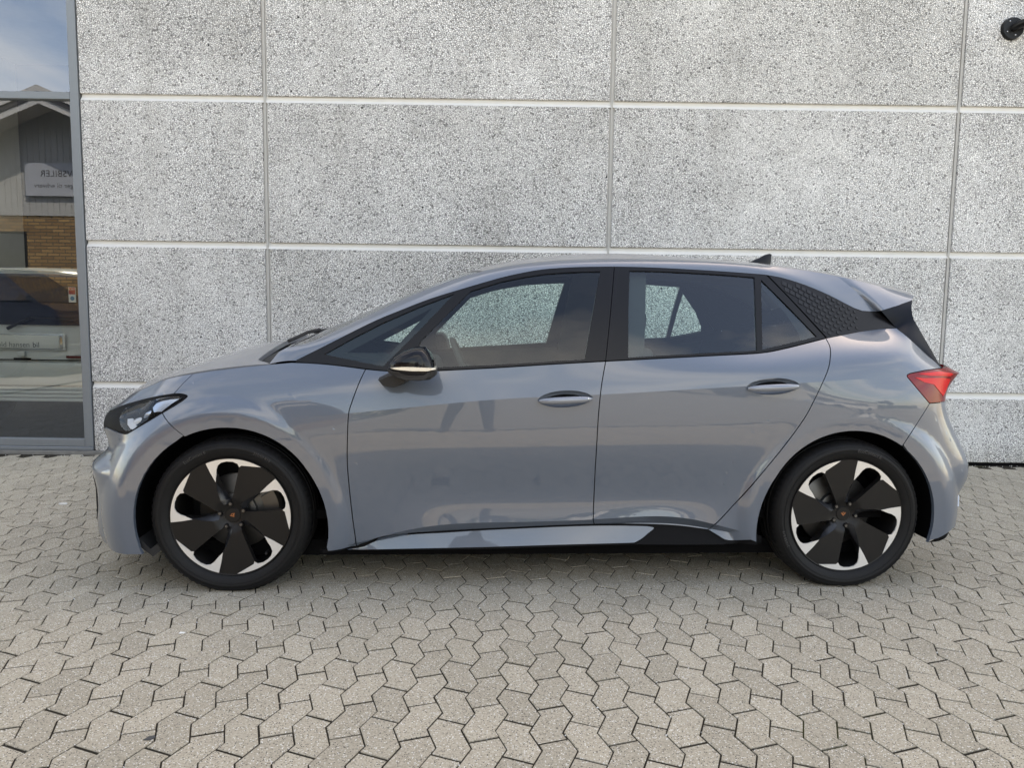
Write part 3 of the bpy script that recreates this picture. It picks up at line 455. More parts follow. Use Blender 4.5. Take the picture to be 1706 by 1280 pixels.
def mat_paver(single):
    t=NT('concrete_paver_single' if single else 'concrete_paver'); geo=t.node('ShaderNodeNewGeometry'); c=geo.outputs['Position']
    if single: rnd=t.node('ShaderNodeObjectInfo').outputs['Random']
    else: a=t.node('ShaderNodeAttribute'); a.attribute_name='tone'; rnd=a.outputs['Fac']
    base=t.mix(rnd,(.335,.285,.203),(.49,.422,.312)); big=t.noise(c,.8,4,.6); base=t.mix(t.math('MULTIPLY',big,.55),base,(.365,.312,.228))
    sp=t.noise(c,150,5,.72); base=t.mix(t.ramp(sp,[(.36,0.),(.50,.5),(.66,1.)]),t.mix(.5,base,(.11,.10,.085)),t.mix(.3,base,(.58,.56,.50)))
    g=t.vor(c,210); gs=t.node('ShaderNodeSeparateColor'); t.l.new(g.outputs['Color'],gs.inputs[0])
    near=t.math('LESS_THAN',g.outputs['Distance'],.42)
    base=t.mix(t.math('MULTIPLY',near,t.math('GREATER_THAN',gs.outputs[0],.84)),base,(.66,.64,.59)); base=t.mix(t.math('MULTIPLY',near,t.math('GREATER_THAN',gs.outputs[1],.83)),base,(.075,.068,.06))
    s2=t.noise(c,2.6,5,.65); base=t.mix(t.math('MULTIPLY',t.ramp(s2,[(.56,0.),(.74,1.)]),.22),base,(.15,.14,.115))
    oil=t.ramp(t.noise(c,3.4,3,.5,.6),[(.69,0.),(.74,1.)]); base=t.mix(t.math('MULTIPLY',oil,.4),base,(.13,.12,.10))
    nm=t.bump(sp,.35,.004); return t.done(t.prin(base,.88,0,.25,normal=nm))
M['paver']=mat_paver(False); M['paver1']=mat_paver(True)
def mat_joint():
    t=NT('joint_sand'); g=t.node('ShaderNodeNewGeometry'); c=g.outputs['Position']; n=t.noise(c,120,5,.7); m=t.noise(c,1.3,4,.6)
    col=t.mix(n,(.012,.010,.008),(.045,.038,.028)); col=t.mix(t.math('MULTIPLY',t.ramp(m,[(.58,0.),(.70,1.)]),.6),col,(.05,.058,.014))
    w=t.noise(c,40,3,.5); col=t.mix(t.math('MULTIPLY',t.ramp(w,[(.68,0.),(.72,1.)]),.8),col,(.35,.33,.29))
    return t.done(t.prin(col,.95,0,.1,normal=t.bump(n,.5,.006)))
M['joint']=mat_joint()
def mat_lot():
    t=NT('paving_far'); g=t.node('ShaderNodeNewGeometry'); c=g.outputs['Position']; b=t.node('ShaderNodeTexBrick'); t.l.new(c,b.inputs['Vector']); b.inputs['Scale'].default_value=5; b.inputs['Mortar Size'].default_value=.02
    b.inputs['Color1'].default_value=(.33,.31,.265,1); b.inputs['Color2'].default_value=(.29,.272,.235,1); b.inputs['Mortar'].default_value=(.10,.09,.075,1)
    n=t.noise(c,.35,5,.6); col=t.mix(t.math('MULTIPLY',n,.5),b.outputs[0],(.22,.21,.18)); return t.done(t.prin(col,.9,0,.2))
M['lot']=mat_lot()
YW=2.0564
tag(meshobj('ground',[(-250,-250,-.028),(250,-250,-.028),(250,250,-.028),(-250,250,-.028)],[(0,1,2,3)],M['lot']),kind='structure')
PX0,PX1,PY0,PY1=-7.2,8.2,-4.8,2.045
pav=meshobj('pavement',[(PX0,PY0,-.0034),(PX1,PY0,-.0034),(PX1,PY1,-.0034),(PX0,PY1,-.0034)],[(0,1,2,3)],M['joint']); tag(pav,kind='structure')
# --- zigzag concrete pavers: columns with zigzag flanks, every other column is the mirror image
OX,OY=-.3169,-1.5395; AX,AY=.10174,-.00207; BX,BY=-.00075,-.09398; ZG=-.0362
def edge(i,ph):
    k=math.floor(ph); f=ph-k; z0=ZG if k%2 else 0.; z1=0. if k%2 else ZG; z=z0+(z1-z0)*f
    return OX+i*AX+ph*BX+z, OY+i*AY+ph*BY
def paver_outline(odd):
    """outline around a cell origin at column 0, phase 0 (counter-clockwise seen from above)"""
    g=.0016; gc=.0030
    if not odd: tl_,tr_,d=.34,.69,0
    else: tl_,tr_,d=1.71,1.36,0
    dl=.022
    L=[edge(0,tl_+dl)]+[edge(0,k) for k in ((1,2) if not odd else (2,3))]+[edge(0,tl_+2-dl)]
    R_=[edge(1,tr_+dl)]+[edge(1,k) for k in ((1,2) if not odd else (2,3))]+[edge(1,tr_+2-dl)]
    P=np.array(L+R_[::-1])-np.array(edge(0,0))
    return clean(inset(clean(P),.0024))
OUT=[paver_outline(False),paver_outline(True)]
def paver_geo(out):
    n=len(out); b=inset(out,.0014); V=[(*q,-.034) for q in out]+[(*q,-.0014) for q in out]+[(*q,0.) for q in b]
    F=[]
    for r_ in (0,1):
        for k in range(n): F.append((r_*n+k,r_*n+(k+1)%n,(r_+1)*n+(k+1)%n,(r_+1)*n+k))
    F.append(tuple(2*n+k for k in range(n))); return np.array(V),F
PG=[paver_geo(o) for o in OUT]
cells=[]
mw=np.array(camo.matrix_world.inverted()); 
for i in range(-72,90):
    for j in range(-20,22):
        ox,oy=edge(i,2*j); c=OUT[i%2].mean(0)+(ox,oy)
        if PX0+.15<c[0]<PX1-.15 and PY0+.15<c[1]<PY1-.085: 
            q=mw@np.array([c[0],c[1],0,1]); z=-q[2]; sx=q[0]/z*cam.lens/18.; sy=q[1]/z*cam.lens/13.5
            cells.append((z if (z>0 and abs(sx)<1.0 and abs(sy)<1.02) else 99+abs(c[1]),i%2,ox,oy))
cells.sort()
for k in (0,1):
    me=bpy.data.meshes.new('paver'); me.from_pydata([tuple(v) for v in PG[k][0]],[],PG[k][1]); me.materials.append(M['paver1']); PG[k]=PG[k]+(me,)
for d,k,ox,oy in cells[:300]:
    o=bpy.data.objects.new('paver',PG[k][2]); o.location=(ox,oy,random.uniform(-.0014,.0010)); o.rotation_euler=(random.uniform(-.006,.006),random.uniform(-.006,.006),random.uniform(-.004,.004)); link(o,pav)
V=[];F=[];tone=[]
for d,k,ox,oy in cells[300:]:
    o=len(V); tx,ty,dz=random.uniform(-.006,.006),random.uniform(-.006,.006),random.uniform(-.0014,.0010)
    P=PG[k][0]; V+=[(x+ox,y+oy,z+dz+tx*x+ty*(y+.1)) for x,y,z in P]; F+=[tuple(o+q for q in f) for f in PG[k][1]]; tone+=[random.random()]*len(P)
fp=meshobj('pavers',V,F,M['paver'],pav); tag(fp,kind='stuff'); at=fp.data.attributes.new('tone','FLOAT','POINT'); at.data.foreach_set('value',tone)
# --- showroom building: concrete panels
bld=tag(empty('building',(0,YW,0)),'tall white pebble-faced concrete panel building behind the grey car','building')
def bpart(o): 
    o.location=(0,-YW,0); return o
HT=8.45
COLX=[-3.612,-2.124,.674,3.479,6.28,9.08]; ROWZ=[.022,.595,1.760,2.925,4.09,5.255,6.42,7.585,HT]
DEP=.020
bpart(box('wall_core',-3.60,22,YW+DEP,YW+.25,-.05,HT,M['smooth_concrete'],bld))
for i in range(5):
    for j in range(8):
        x0_,x1_=COLX[i]+(.020 if i else .004),COLX[i+1]-.020; z0_=ROWZ[j]+(.018 if j else 0); z1_=ROWZ[j+1]-.034
        bpart(box('wall_panel',x0_,x1_,YW,YW+DEP+.01,z0_,z1_,M['wall'],bld,.004,1))
        if j<7:      # sloping smooth lip on top of each field: catches the sky
            V=[(COLX[i]+.008,YW+.0015,z1_+.0005),(COLX[i+1]-.008,YW+.0015,z1_+.0005),(COLX[i+1]-.008,YW+DEP+.004,z1_+.030),(COLX[i]+.008,YW+DEP+.004,z1_+.030),(COLX[i]+.008,YW+DEP+.004,z1_-.004),(COLX[i+1]-.008,YW+DEP+.004,z1_-.004)]
            bpart(meshobj('joint_lip',V,[(0,1,2,3),(1,0,4,5)],M['smooth_concrete'],bld))
for x in COLX[1:]:
    bpart(box('joint_sealant',x-.0085,x+.0075,YW+.007,YW+DEP+.01,-.02,HT,M['sealant'],bld))
bpart(box('wall_foot',-3.6,22,YW+.012,YW+.2,-.05,.022,M['dark'],bld))
bpart(box('building_block',-3.2,22,YW+.24,14,-.05,HT-.02,M['room_wall'],bld)); bpart(box('upper_storey',-14,-3.2,YW+.10,14,5.3,HT-.02,M['smooth_concrete'],bld)); bpart(box('rear_wall',-14,-3.2,9.0,14,-.05,5.3,M['room_wall'],bld)); bpart(box('end_wall',-14,-8.6,YW+.02,9.0,-.05,5.3,M['smooth_concrete'],bld))
bpart(box('showroom_floor',-8.6,-3.2,YW+.05,9.0,-.04,.055,M['floor_dark'],bld))
# glazed front
FX=-3.612
def fr(name,x0_,x1_,z0_,z1_,y0_=YW-.012,y1_=YW+.06): return bpart(box(name,x0_,x1_,y0_,y1_,z0_,z1_,M['alu'],bld,.003,1))
fr('window_post',FX-.070,FX-.003,.062,5.3); fr('window_post',-5.55,-5.49,.062,5.3); fr('window_post',-8.60,-8.54,.062,5.3)
fr('window_rail',-8.54,FX-.072,.062,.125,YW-.010,YW+.058); fr('window_rail',-8.54,FX-.072,2.893,2.950,YW-.010,YW+.058); fr('window_rail',-8.54,FX-.072,5.24,5.3,YW-.010,YW+.058)
fr('glazing_bead',FX-.083,FX-.0705,.126,2.892,YW+.004,YW+.05)
for nm,x0_,x1_ in (('window_pane',-5.49,FX-.0705),('window_pane',-8.54,-5.55)):
    for z0_,z1_ in ((.125,2.893),(2.950,5.24)):
        bpart(meshobj(nm,[(x0_,YW+.030,z0_),(x1_,YW+.030,z0_),(x1_,YW+.030,z1_),(x0_,YW+.030,z1_)],[(0,1,2,3)],M['showroom_glass'],bld))
bpart(box('threshold',-8.6,FX-.003,YW-.02,YW+.06,.030,.060,M['alu'],bld,.004,1))
bpart(box('kerb',-8.6,-3.30,YW-.045,YW+.008,-.06,.028,M['kerb'],bld,.008,2))
# ================================================================ THE GREY CAR
car=tag(empty('car',(0,0,0),.0539),'grey five-door hatchback with black and silver wheels parked side-on before the wall','car')
cb=lambda n: CV[n]*SB
_gu,_gv=np.meshgrid(np.linspace(.3,5.3,260),np.linspace(0,.9,90)); _gu=_gu.ravel(); _gv=_gv.ravel(); _gq=PB(_gu,_gv)
def uv_at(x,z):
    k=int(np.argmin((_gq[:,0]-x)**2+(_gq[:,2]-z)**2)); a,b=_gu[k],_gv[k]
    for _ in range(10):
        f=PB([a],[b])[0]; e=1e-4; fu=(PB([a+e],[b])[0]-f)/e; fv=(PB([a],[b+e])[0]-f)/e
        d=np.linalg.solve(np.array([[fu[0],fv[0]],[fu[2],fv[2]]]),[x-f[0],z-f[2]]); a+=np.clip(d[0],-.05,.05); b+=np.clip(d[1],-.03,.03)
    return np.array([a,b])*SB
UE=UK[-1]
HANDLES=[(.072,.868,.008),(1.000,.930,.004)]
def ell(cx,cz,a,b,tilt=0,n=36):
    out=[]
    for k in range(n):
        t=2*math.pi*k/n; ct,st=math.cos(t),math.sin(t); ex=abs(ct)**1.0*math.copysign(1,ct); X=a*ex; Z=b*math.copysign(abs(st)**1.15,st)
        out.append(uv_at(cx+X,cz+Z+tilt*X))
    return np.array(out)
hand_poly=[ell(x+.0,z,.121,.037,.05) for x,z,_ in HANDLES]
GAP=.0022
D={}
D['front_door']=patch_data(fB,cat(cb('fd_front'),cb('bot_f')[1:],rev(cb('split'))[1:],rev(cb('belt_b'))[1:-1]),.018,GAP,[hand_poly[0]],CREASE_B,thick=.012)
D['rear_door']=patch_data(fB,cat(cb('split'),cb('bot_r')[1:],rev(cb('rd_rear'))[1:],rev(cb('belt_c'))[1:-1]),.018,GAP,[hand_poly[1]],CREASE_B,thick=.012)
hb=cb('hl_bot')
D['front_fender']=patch_data(fB,cat(cb('hood_edge'),cb('belt_a')[1:],cb('fd_front')[1:],[uv_at(-.962,.190)],cb('arch_f'),rev(cb('bump_line'))[1:],rev(hb[:7])[1:],rev(cb('hl_tip'))[1:],rev(cb('fend_f'))[1:-1]),.018,GAP,(),CREASE_B,thick=.02)
v_b,v_t=.575*SB[1],.80*SB[1]
ae=cb('arch_f2')[-1]
D['bumper_low']=patch_data(fB,cat(cb('bump_line'),cb('arch_f2')[1:],[(ae[0]-.02,.0)],[(ae[0]-.2,0.)],[(.6,0),(.3,0),(0.001,0)],[(0.001,v_b)],[(.3,v_b)],rev(hb[6:])[:-1]),.02,GAP*.6,(),[CREASE_B[2]],thick=.02)
D['bumper_brow']=patch_data(fB,cat(cb('hl_top'),[(.3,v_t),(0.001,v_t),(0.001,.9*SB[1])],[(u_,.9*SB[1]) for u_ in np.linspace(.1,.9,9)],cb('fend_f')[:-1]),.02,GAP*.6,(),(),thick=.02)
D['quarter']=patch_data(fB,cat(cb('rd_rear'),cb('lipq')[1:],rev(cb('arch_r')),rev(cb('bump_r'))[1:],rev(cb('tl_left'))[1:],rev(cb('gate'))[1:],rev(cb('cpan_bot'))[1:-1]),.018,GAP,(),CREASE_B,thick=.02)
tl=cb('tl_left'); vb2=tl[-1][1]; ra=cb('arch_r2')
D['rear_bumper']=patch_data(fB,cat(cb('bump_r'),rev(ra)[1:],[uv_at(1.76,.215)],[(4.70,.060*SB[1]),(4.80,.105*SB[1]),(4.95,.11*SB[1]),(5.3,.11*SB[1]),(UE-.001,.11*SB[1])],[(UE-.001,vb2),(5.3,vb2),(5.0,vb2),(4.9,vb2)]),.02,GAP*.6,(),[CREASE_B[2]],thick=.02)
utl=4.97
D['tail_lamp']=patch_data(fB,cat(tl,[(4.9,vb2),(utl,vb2),(utl,tl[0][1]+.02),(4.9,tl[0][1]+.012)]),.014,GAP,(),[CREASE_B[2]],thick=.03)
D['tail_el']=patch_data(fB,cb('tl_inner'),.012,0,(),[CREASE_B[2]],off=.0018,thick=.002)
D['tail_glow']=patch_data(fB,cb('tl_glow'),.012,0,(),[CREASE_B[2]],off=.0012,thick=.002)
D['gate_low']=patch_data(fB,np.array([(utl,tl[0][1]+.02),(utl,vb2+.005),(UE-.001,vb2+.005),(UE-.001,tl[0][1]+.02)]),.03,GAP,(),[CREASE_B[2]],thick=.02)
sl_=cb('sill_low')
D['sill']=patch_data(fB,cat(cb('sill_up'),cb('sill_end')[1:],rev(sl_)[1:-2]),.016,.0008,(),CREASE_B,thick=.01)
D['sill_insert']=patch_data(fB,cat(cb('ins_top'),rev(cb('ins_low'))),.016,0,(),CREASE_B,off=-.006,thick=.01)
u0,u1=uv_at(-.985,.20)[0],uv_at(.965,.22)[0]
D['sill_base']=patch_data(fB,[(u0,-.004),(u1,-.004),(u1,.128*SB[1]),(u0,.128*SB[1])],.02,0,(),CREASE_B,off=-.012,thick=.02)
# lower body skins, near side then far side
sides={}
for s,mir in (('near',False),('far',True)):
    d={}
    d['fd']=build_patch('front_door',[D['front_door']],M['paint'],car,mir)
    d['rd']=build_patch('rear_door',[D['rear_door']],M['paint'],car,mir)
    d['fender']=build_patch('front_fender',[D['front_fender']],M['paint'],car,mir)
    d['side']=build_patch('body_side',[D['quarter']],M['paint'],car,mir)
    d['sill']=build_patch('side_sill',[D['sill']],M['paint'],car,mir)
    build_patch('sill_insert',[D['sill_insert']],M['grille_black'],d['sill'],mir); build_patch('sill_base',[D['sill_base']],M['grille_black'],d['sill'],mir)
    d['tl']=build_patch('tail_lamp',[D['tail_lamp']],M['red_lens'],car,mir); build_patch('light_element',[D['tail_el']],M['red_bright'],d['tl'],mir); build_patch('light_bar',[D['tail_glow']],M['red_bright'],d['tl'],mir)
    sides[s]=d
fb=build_patch('front_bumper',[D['bumper_low'],D['bumper_brow']],M['paint'],car,both=True)
rb=build_patch('rear_bumper',[D['rear_bumper']],M['paint'],car,both=True)
gate=build_patch('tailgate',[D['gate_low']],M['black_gloss'],car,both=True)
# rear reflector low on the bumper corner
rr_=[(4.815,.185*SB[1]),(4.90,.185*SB[1]),(4.90,.225*SB[1]),(4.822,.225*SB[1])]
_rd=patch_data(fB,rr_,.02,0,(),(),off=.004,thick=.01)
for _m in (False,True): build_patch('reflector',[_rd],M['white_plastic'],rb,_m)
# front intakes: dark openings with slats
intake=build_patch('front_grille',[patch_data(fB,[(0.001,.10*SB[1]),(.60,.10*SB[1]),(.70,.16*SB[1]),(.68,.30*SB[1]),(.55,.33*SB[1]),(0.001,.33*SB[1])],.03,0,(),CREASE_B[:2],off=.003,thick=.004)],M['black_satin'],fb,both=True)
for k,vv in enumerate((.15,.20,.255,.30)):
    pts=[PB([u_],[vv])[0]+snorm(fB,[[u_,vv*SB[1]]])[0]*.002 for u_ in np.linspace(.002,.62,16)]
    bm=bmesh.new(); tube(bm,[q*[1,-1,1] for q in pts[:0:-1]]+pts,.009,8,flat=.5); bmobj('slat',bm,M['black_gloss'],intake,True)
# ---- head lamps
lens=cb('lens')
hl_poly=cat(cb('hl_top'),[(.3,v_t),(0.001,v_t),(0.001,v_b),(.3,v_b)],rev(hb)[:-1],rev(cb('hl_tip'))[:-1])
bez=patch_data(fB,hl_poly,.015,GAP,[lens],(),off=-.004,thick=.03)
build_patch('upper_grille',[bez],M['grille_black'],fb,both=True)
house=patch_data(fB,inset(clean(lens),-.004),.012,0,(),(),off=-.035,thick=0)
lensd=patch_data(fB,inset(clean(lens),.0015),.01,0,(),(),off=-.002,thick=.02)
def lamp_blob(c,a,b,off,out=.012):
    p2=[(c[0]+a*math.cos(t)+b*.35*math.sin(t),c[1]+b*math.sin(t)) for t in np.linspace(0,2*math.pi,14,endpoint=False)]
    cc=np.array(c)
    return patch_data(fB,p2,.008,0,(),(),off=off,thick=.012,disp=lambda q: out*np.clip(1-(((q-cc)/[a,b])**2).sum(1),0,1))
lc=clean(lens)
cl=lc.mean(0)
for s,mir in (('near',False),('far',True)):
    hl=build_patch('head_lamp',[house],M['grille_black'],car,mir)
    el=lens
    # long light guide along the lower rear edge, wedge reflectors and two projector eyes
    def P_(i,f,j): return el[i]*(1-f)+el[j]*f
    tri=[P_(5,.0,5)*.15+P_(9,0,9)*.85, P_(6,0,6)*.55+P_(9,0,9)*.45, P_(4,0,4)*.55+P_(9,0,9)*.45]
    build_patch('light_guide',[patch_data(fB,[el[4]*.80+cl*.2,el[5]*.85+cl*.15,el[6]*.9+cl*.1,el[8]*.85+cl*.15,el[8]*.45+cl*.55,el[4]*.5+cl*.5],.008,0,(),(),off=-.02,thick=.008)],M['lamp_silver'],hl,mir)
    build_patch('projector_eye',[lamp_blob((cl[0]-.055,cl[1]-.02),.032,.022,-.024)],M['white_plastic'],hl,mir)
    build_patch('projector_eye',[lamp_blob((cl[0]+.005,cl[1]-.002),.026,.018,-.024)],M['lamp_silver'],hl,mir)
    build_patch('reflector_bowl',[patch_data(fB,[el[0]*.8+cl*.2,el[1]*.8+cl*.2,el[2]*.85+cl*.15,el[3]*.75+cl*.25,cl+[-.02,.0],el[11]*.8+cl*.2,el[12]*.8+cl*.2],.01,0,(),(),off=-.031,thick=.004)],M['lamp_silver'],hl,mir)
    build_patch('light_blade',[patch_data(fB,[el[0]*.75+cl*.25,el[12]*.8+cl*.2,el[11]*.82+cl*.18,el[10]*.82+cl*.18,el[10]*.62+cl*.38,el[11]*.55+cl*.45,el[0]*.55+cl*.45],.008,0,(),(),off=-.016,thick=.006)],M['white_plastic'],hl,mir)
    build_patch('lens_cover',[lensd],M['lens'],hl,mir)
# ---- inner shell, floor and wheel houses so that gaps and windows look into a body
def grid_surf(name,f,us,vs_,off,mat,parent,drop=None,both=True,thick=0,flip=False):
    if both:
        grid_surf(name,f,us,vs_,off,mat,parent,drop,False); return grid_surf(name,f,us,vs_,off,mat,parent,drop,False,flip=True)
    A,B_=np.meshgrid(us,vs_); q=np.stack([A.ravel(),B_.ravel()],1); X=f(q)-snorm(f,q)*off; nu,nv=len(us),len(vs_)
    F=[(j*nu+i,j*nu+i+1,(j+1)*nu+i+1,(j+1)*nu+i) for j in range(nv-1) for i in range(nu-1)]
    if drop: F=[t for t in F if not drop(X[list(t)].mean(0))]
    V=list(X)
    if flip: V=list(X*[1,-1,1]); F=[t[::-1] for t in F]
    return meshobj(name,V,F,mat,parent,smooth=True)
inarch=lambda c: any(math.hypot(c[0]-hx,c[2]-hz)<.425 for hx,hz in HUBS)
grid_surf('inner_shell',fB,np.linspace(.02,UE-.02,150),np.linspace(.012,.905,46)*SB[1],.022,M['dark'],car,inarch)
grid_surf('door_trim',fB,np.linspace(uv_at(-.95,.7)[0],uv_at(1.2,.8)[0],60),np.linspace(.30,.893,24)*SB[1],.055,M['interior'],car,lambda c: math.hypot(c[0]-1.3835,c[2]-.335)<.46)
for hx,hz in HUBS:                                    # wheel house liners
    for s in (1,-1):
        V=[];F=[]; n=30; ys=[.872,.84,.70,.56]
        for y in ys:
            rr2=.408 if y<.86 else .404
            for k in range(n+1):
                t=R(-17+214*k/n); V.append((hx+rr2*1.03*math.cos(t),-s*y,hz+rr2*math.sin(t)))
        for j in range(len(ys)-1):
            for k in range(n):
                q=(j*(n+1)+k,j*(n+1)+k+1,(j+1)*(n+1)+k+1,(j+1)*(n+1)+k); F.append(q if s>0 else q[::-1])
        c=len(V); V.append((hx,-s*.56,hz)); b=3*(n+1); F+=[(b+k,b+k+1,c) for k in range(n)]
        meshobj('wheel_house_liner',V,F,M['dark'],car,True)
box('underbody',-1.72,1.70,-.74,.74,.118,.19,M['dark'],car)
# front corner air flap hanging before the wheel
for s in (1,-1):
    bm=bmesh.new(); pts=[(-1.775,-.845*s,.185),(-1.70,-.835*s,.18),(-1.66,-.82*s,.245)]
    vs_=[bm.verts.new((x,y,z)) for x,y,z in ((-1.795,-.862*s,.215),(-1.725,-.862*s,.155),(-1.650,-.85*s,.215),(-1.665,-.85*s,.240),(-1.735,-.862*s,.19),(-1.78,-.862*s,.24))]; fc=bm.faces.new(vs_); r_=bmesh.ops.extrude_face_region(bm,geom=[fc]); [setattr(v,'co',v.co+Vector((0,.25*s,0))) for v in r_['geom'] if isinstance(v,bmesh.types.BMVert)]
    bmobj('air_flap',bm,M['black_matt'],car)
# ---- windows
gap_g=.0015
ff=cat(CV['dlo_low'],rev(CV['dlo_top'])); fr2=cat(CV['dlo_low_r'],rev(CV['dlo_hyp'])[1:],rev(CV['dlo_top_r'])[1:])
grow=lambda n,d: inset(clean(CV[n]),-d)
WD={}
WD['ff']=patch_data(fG,ff,.03,gap_g,[clean(CV['g_q']),clean(CV['g_fd'])],(),thick=.022)
WD['rf']=patch_data(fG,fr2,.03,gap_g,[clean(CV['g_rd']),clean(CV['g_rq'])],(),thick=.022)
for n in ('g_q','g_fd','g_rd','g_rq'): WD[n]=patch_data(fG,grow(n,.004),.04,0,(),(),off=-.006,thick=0)
WD['fr_q']=patch_data(fG,grow('g_q',.004),.03,0,[clean(CV['g_qclear'])],(),off=-.0085,thick=0)
WD['fr_rq']=patch_data(fG,grow('g_rq',.004),.03,0,[clean(CV['g_rqclear'])],(),off=-.0085,thick=0)
WD['cp']=patch_data(fG,cat(CV['cpan_top'],CV['cpan_end'][1:],rev(CV['cpan_low'])[1:]),.02,.0015,(),(),thick=.01)
# raised tiles fading along the rear pillar panel
cpoly=inset(clean(cat(CV['cpan_top'],CV['cpan_end'][1:],rev(CV['cpan_low'])[1:])),.006)
tiles=[]
o0=CV['cpan_top'][0]; ax=np.array([math.cos(R(-28)),math.sin(R(-28))]); ay=np.array([math.sin(R(12)),math.cos(R(12))])
for j in range(-9,10):
    for i in range(0,17):
        c=o0+ax*(i*.0285+(j%2)*.014)+ay*(j*.0235); k=max(.30,min(.86,.92-.035*i))
        a=ax*.0285*k*.5; b=ay*.0235*k*.5
        q=np.array([c-a-b,c+a-b,c+a+b,c-a+b])
        if pip(q,cpoly).all(): tiles.append(q)
V=[];F=[]
for q in tiles:
    o=len(V); X=fG(q); V+=list(X+[0,-.0030,0])+list(fG(q+(q-q.mean(0))*.08)+[0,.0005,0]); F+=[(o,o+1,o+2,o+3)]+[(o+4+k,o+4+(k+1)%4,o+(k+1)%4,o+k) for k in range(4)]
TILES=(np.array(V),F)
M['tile']=simple('pillar_tile_gloss',(.013,.0135,.015),.3,0,.3,0,vary=.1)
for s,mir in (('near',False),('far',True)):
    d=sides[s]
    wf=build_patch('window_frame',[WD['ff']],M['black_satin'],d['fd'],mir); build_patch('window_glass',[WD['g_fd']],M['glass'],d['fd'],mir)
    qg=build_patch('quarter_glass',[WD['g_q']],M['glass'],d['fender'],mir); build_patch('glass_border',[WD['fr_q']],M['black_satin'],d['fender'],mir)
    build_patch('window_frame',[WD['rf']],M['black_satin'],d['rd'],mir); build_patch('window_glass',[WD['g_rd']],M['glass_rear'],d['rd'],mir)
    build_patch('quarter_glass',[WD['g_rq']],M['glass_rear'],d['rd'],mir); build_patch('glass_border',[WD['fr_rq']],M['black_satin'],d['rd'],mir)
    cp=build_patch('rear_pillar_panel',[WD['cp']],M['black_satin'],d['side'],mir)
    tv=TILES[0]*([1,-1,1] if mir else [1,1,1]); tf=[t[::-1] for t in TILES[1]] if mir else TILES[1]
    tag(meshobj('tile_pattern',tv,tf,M['tile'],d['side']),kind='stuff')
    # pillar and roof rail strip
    Aq=np.vstack([CV['dlo_top'],CV['dlo_top_r'][1:],CV['cpan_top'][1:]]); xa=Aq[:,0]; n=70
    t=np.linspace(0,1,n); xA=xa[0]+(xa[-1]-xa[0])*t; order=np.argsort(xa); zA=np.interp(xA,xa[order],Aq[order][:,1]); PA=np.stack([xA,-G(xA,zA),zA],1)
    xB=RAIL[0,0]+(1.4278-RAIL[0,0])*t**1.0; e=SR(xB); PBr=np.stack([xB,-e[:,0],e[:,1]],1)
    mid=(PA+PBr)/2+np.array([0,-.62,.78])*np.linspace(.012,.014,n)[:,None]
    V=[]
    for i in range(n):
        for w_ in np.linspace(0,1,8): V.append((1-w_)**2*PA[i]+2*w_*(1-w_)*mid[i]+w_*w_*PBr[i])
    for i in range(n): V.append(PBr[i]+[0,.012,-.02]); 
    F=[(i*8+j,(i+1)*8+j,(i+1)*8+j+1,i*8+j+1) for i in range(n-1) for j in range(7)]
    V=np.array(V); 
    if mir: V=V*[1,-1,1]; F=[q[::-1] for q in F]
    meshobj('roof_rail',V,F,M['paint'],d['side'],True)
    # B pillar behind the glass, door-top capping
    sg=1 if mir else -1
    bm=bmesh.new()
    for (xa_,xb_,zz,yy) in (): pass
    vsA=[(.225,sg*.80,.98),(.44,sg*.80,.98),(.49,sg*.575,1.47),(.29,sg*.575,1.47)]; vsB=[(x,y-sg*.05,z) for x,y,z in vsA]
    a=[bm.verts.new(q) for q in vsA]; b=[bm.verts.new(q) for q in vsB]; bm.faces.new(a); bm.faces.new(b[::-1])
    for k in range(4): bm.faces.new((a[k],a[(k+1)%4],b[(k+1)%4],b[k]))
    bmobj('inner_pillar',bm,M['interior'],d['side'])
# dark tubes added behind the window surrounds to stop light leaks
for mir in (False,True):
    sg=-1 if mir else 1
    for n_ in ('dlo_top','dlo_top_r','dlo_hyp','cpan_top','cpan_end','cpan_low','dlo_low_r','dlo_low'):
        bm=bmesh.new(); tube(bm,[(q[0],(q[1]+.016)*sg,q[2]-.002) for q in fG(CV[n_])],.011,8); bmobj('leak_backing',bm,M['dark'],sides['far' if mir else 'near']['side'],True)
# ---- bonnet, windscreen, roof, spoiler
def hood_end(w):
    k=abs(1-w); return ULIM-.012-(.085*max(0,min(1,(1-k)/.10)))+.06*max(0,min(1,(.9-k)/.9))
hp=[(u_,.014*.7) for u_ in np.linspace(.0,ULIM-.03,50)]+[(hood_end(w),w*.7) for w in np.linspace(.016,1.984,90)]+[(u_,1.986*.7) for u_ in np.linspace(ULIM-.03,.0,50)]
M['paint_bonnet']=paint('car_paint_grey_light_dust',.30)
bonnet=build_patch('bonnet',[patch_data(fH,hp,.028,0,(),(),thick=.02)],M['paint_bonnet'],car)
xw=lambda w: -.285-.085*(1-abs(1-w)**2)          # roof front edge
x0=lambda w: -1.165-.14*(1-abs(1-w)**2)          # glass base
ws=np.linspace(.015,1.985,50)
wsd=patch_data(fT,[(x0(w),w*.6) for w in ws]+[(xw(w)-.003,w*.6) for w in ws[::-1]],.05,0,(),(),off=-.004,thick=0)
build_patch('windscreen',[wsd],M['windscreen'],car)
rfd=patch_data(fT,[(xw(w),w*.6) for w in ws]+[(1.426,w*.6) for w in ws[::-1]],.04,0,(),(),thick=.02)
roof=build_patch('roof',[rfd],M['paint_dusty'],car)
xs_=lambda w: 1.822+.075*(1-abs(1-w)**2.5)
spd=patch_data(fT,[(1.431,w*.6) for w in np.linspace(0,2,40)]+[(xs_(w),w*.6) for w in np.linspace(2,0,60)],.035,0,(),(),thick=.016)
spoil=build_patch('spoiler',[spd],M['paint_dusty'],gate)
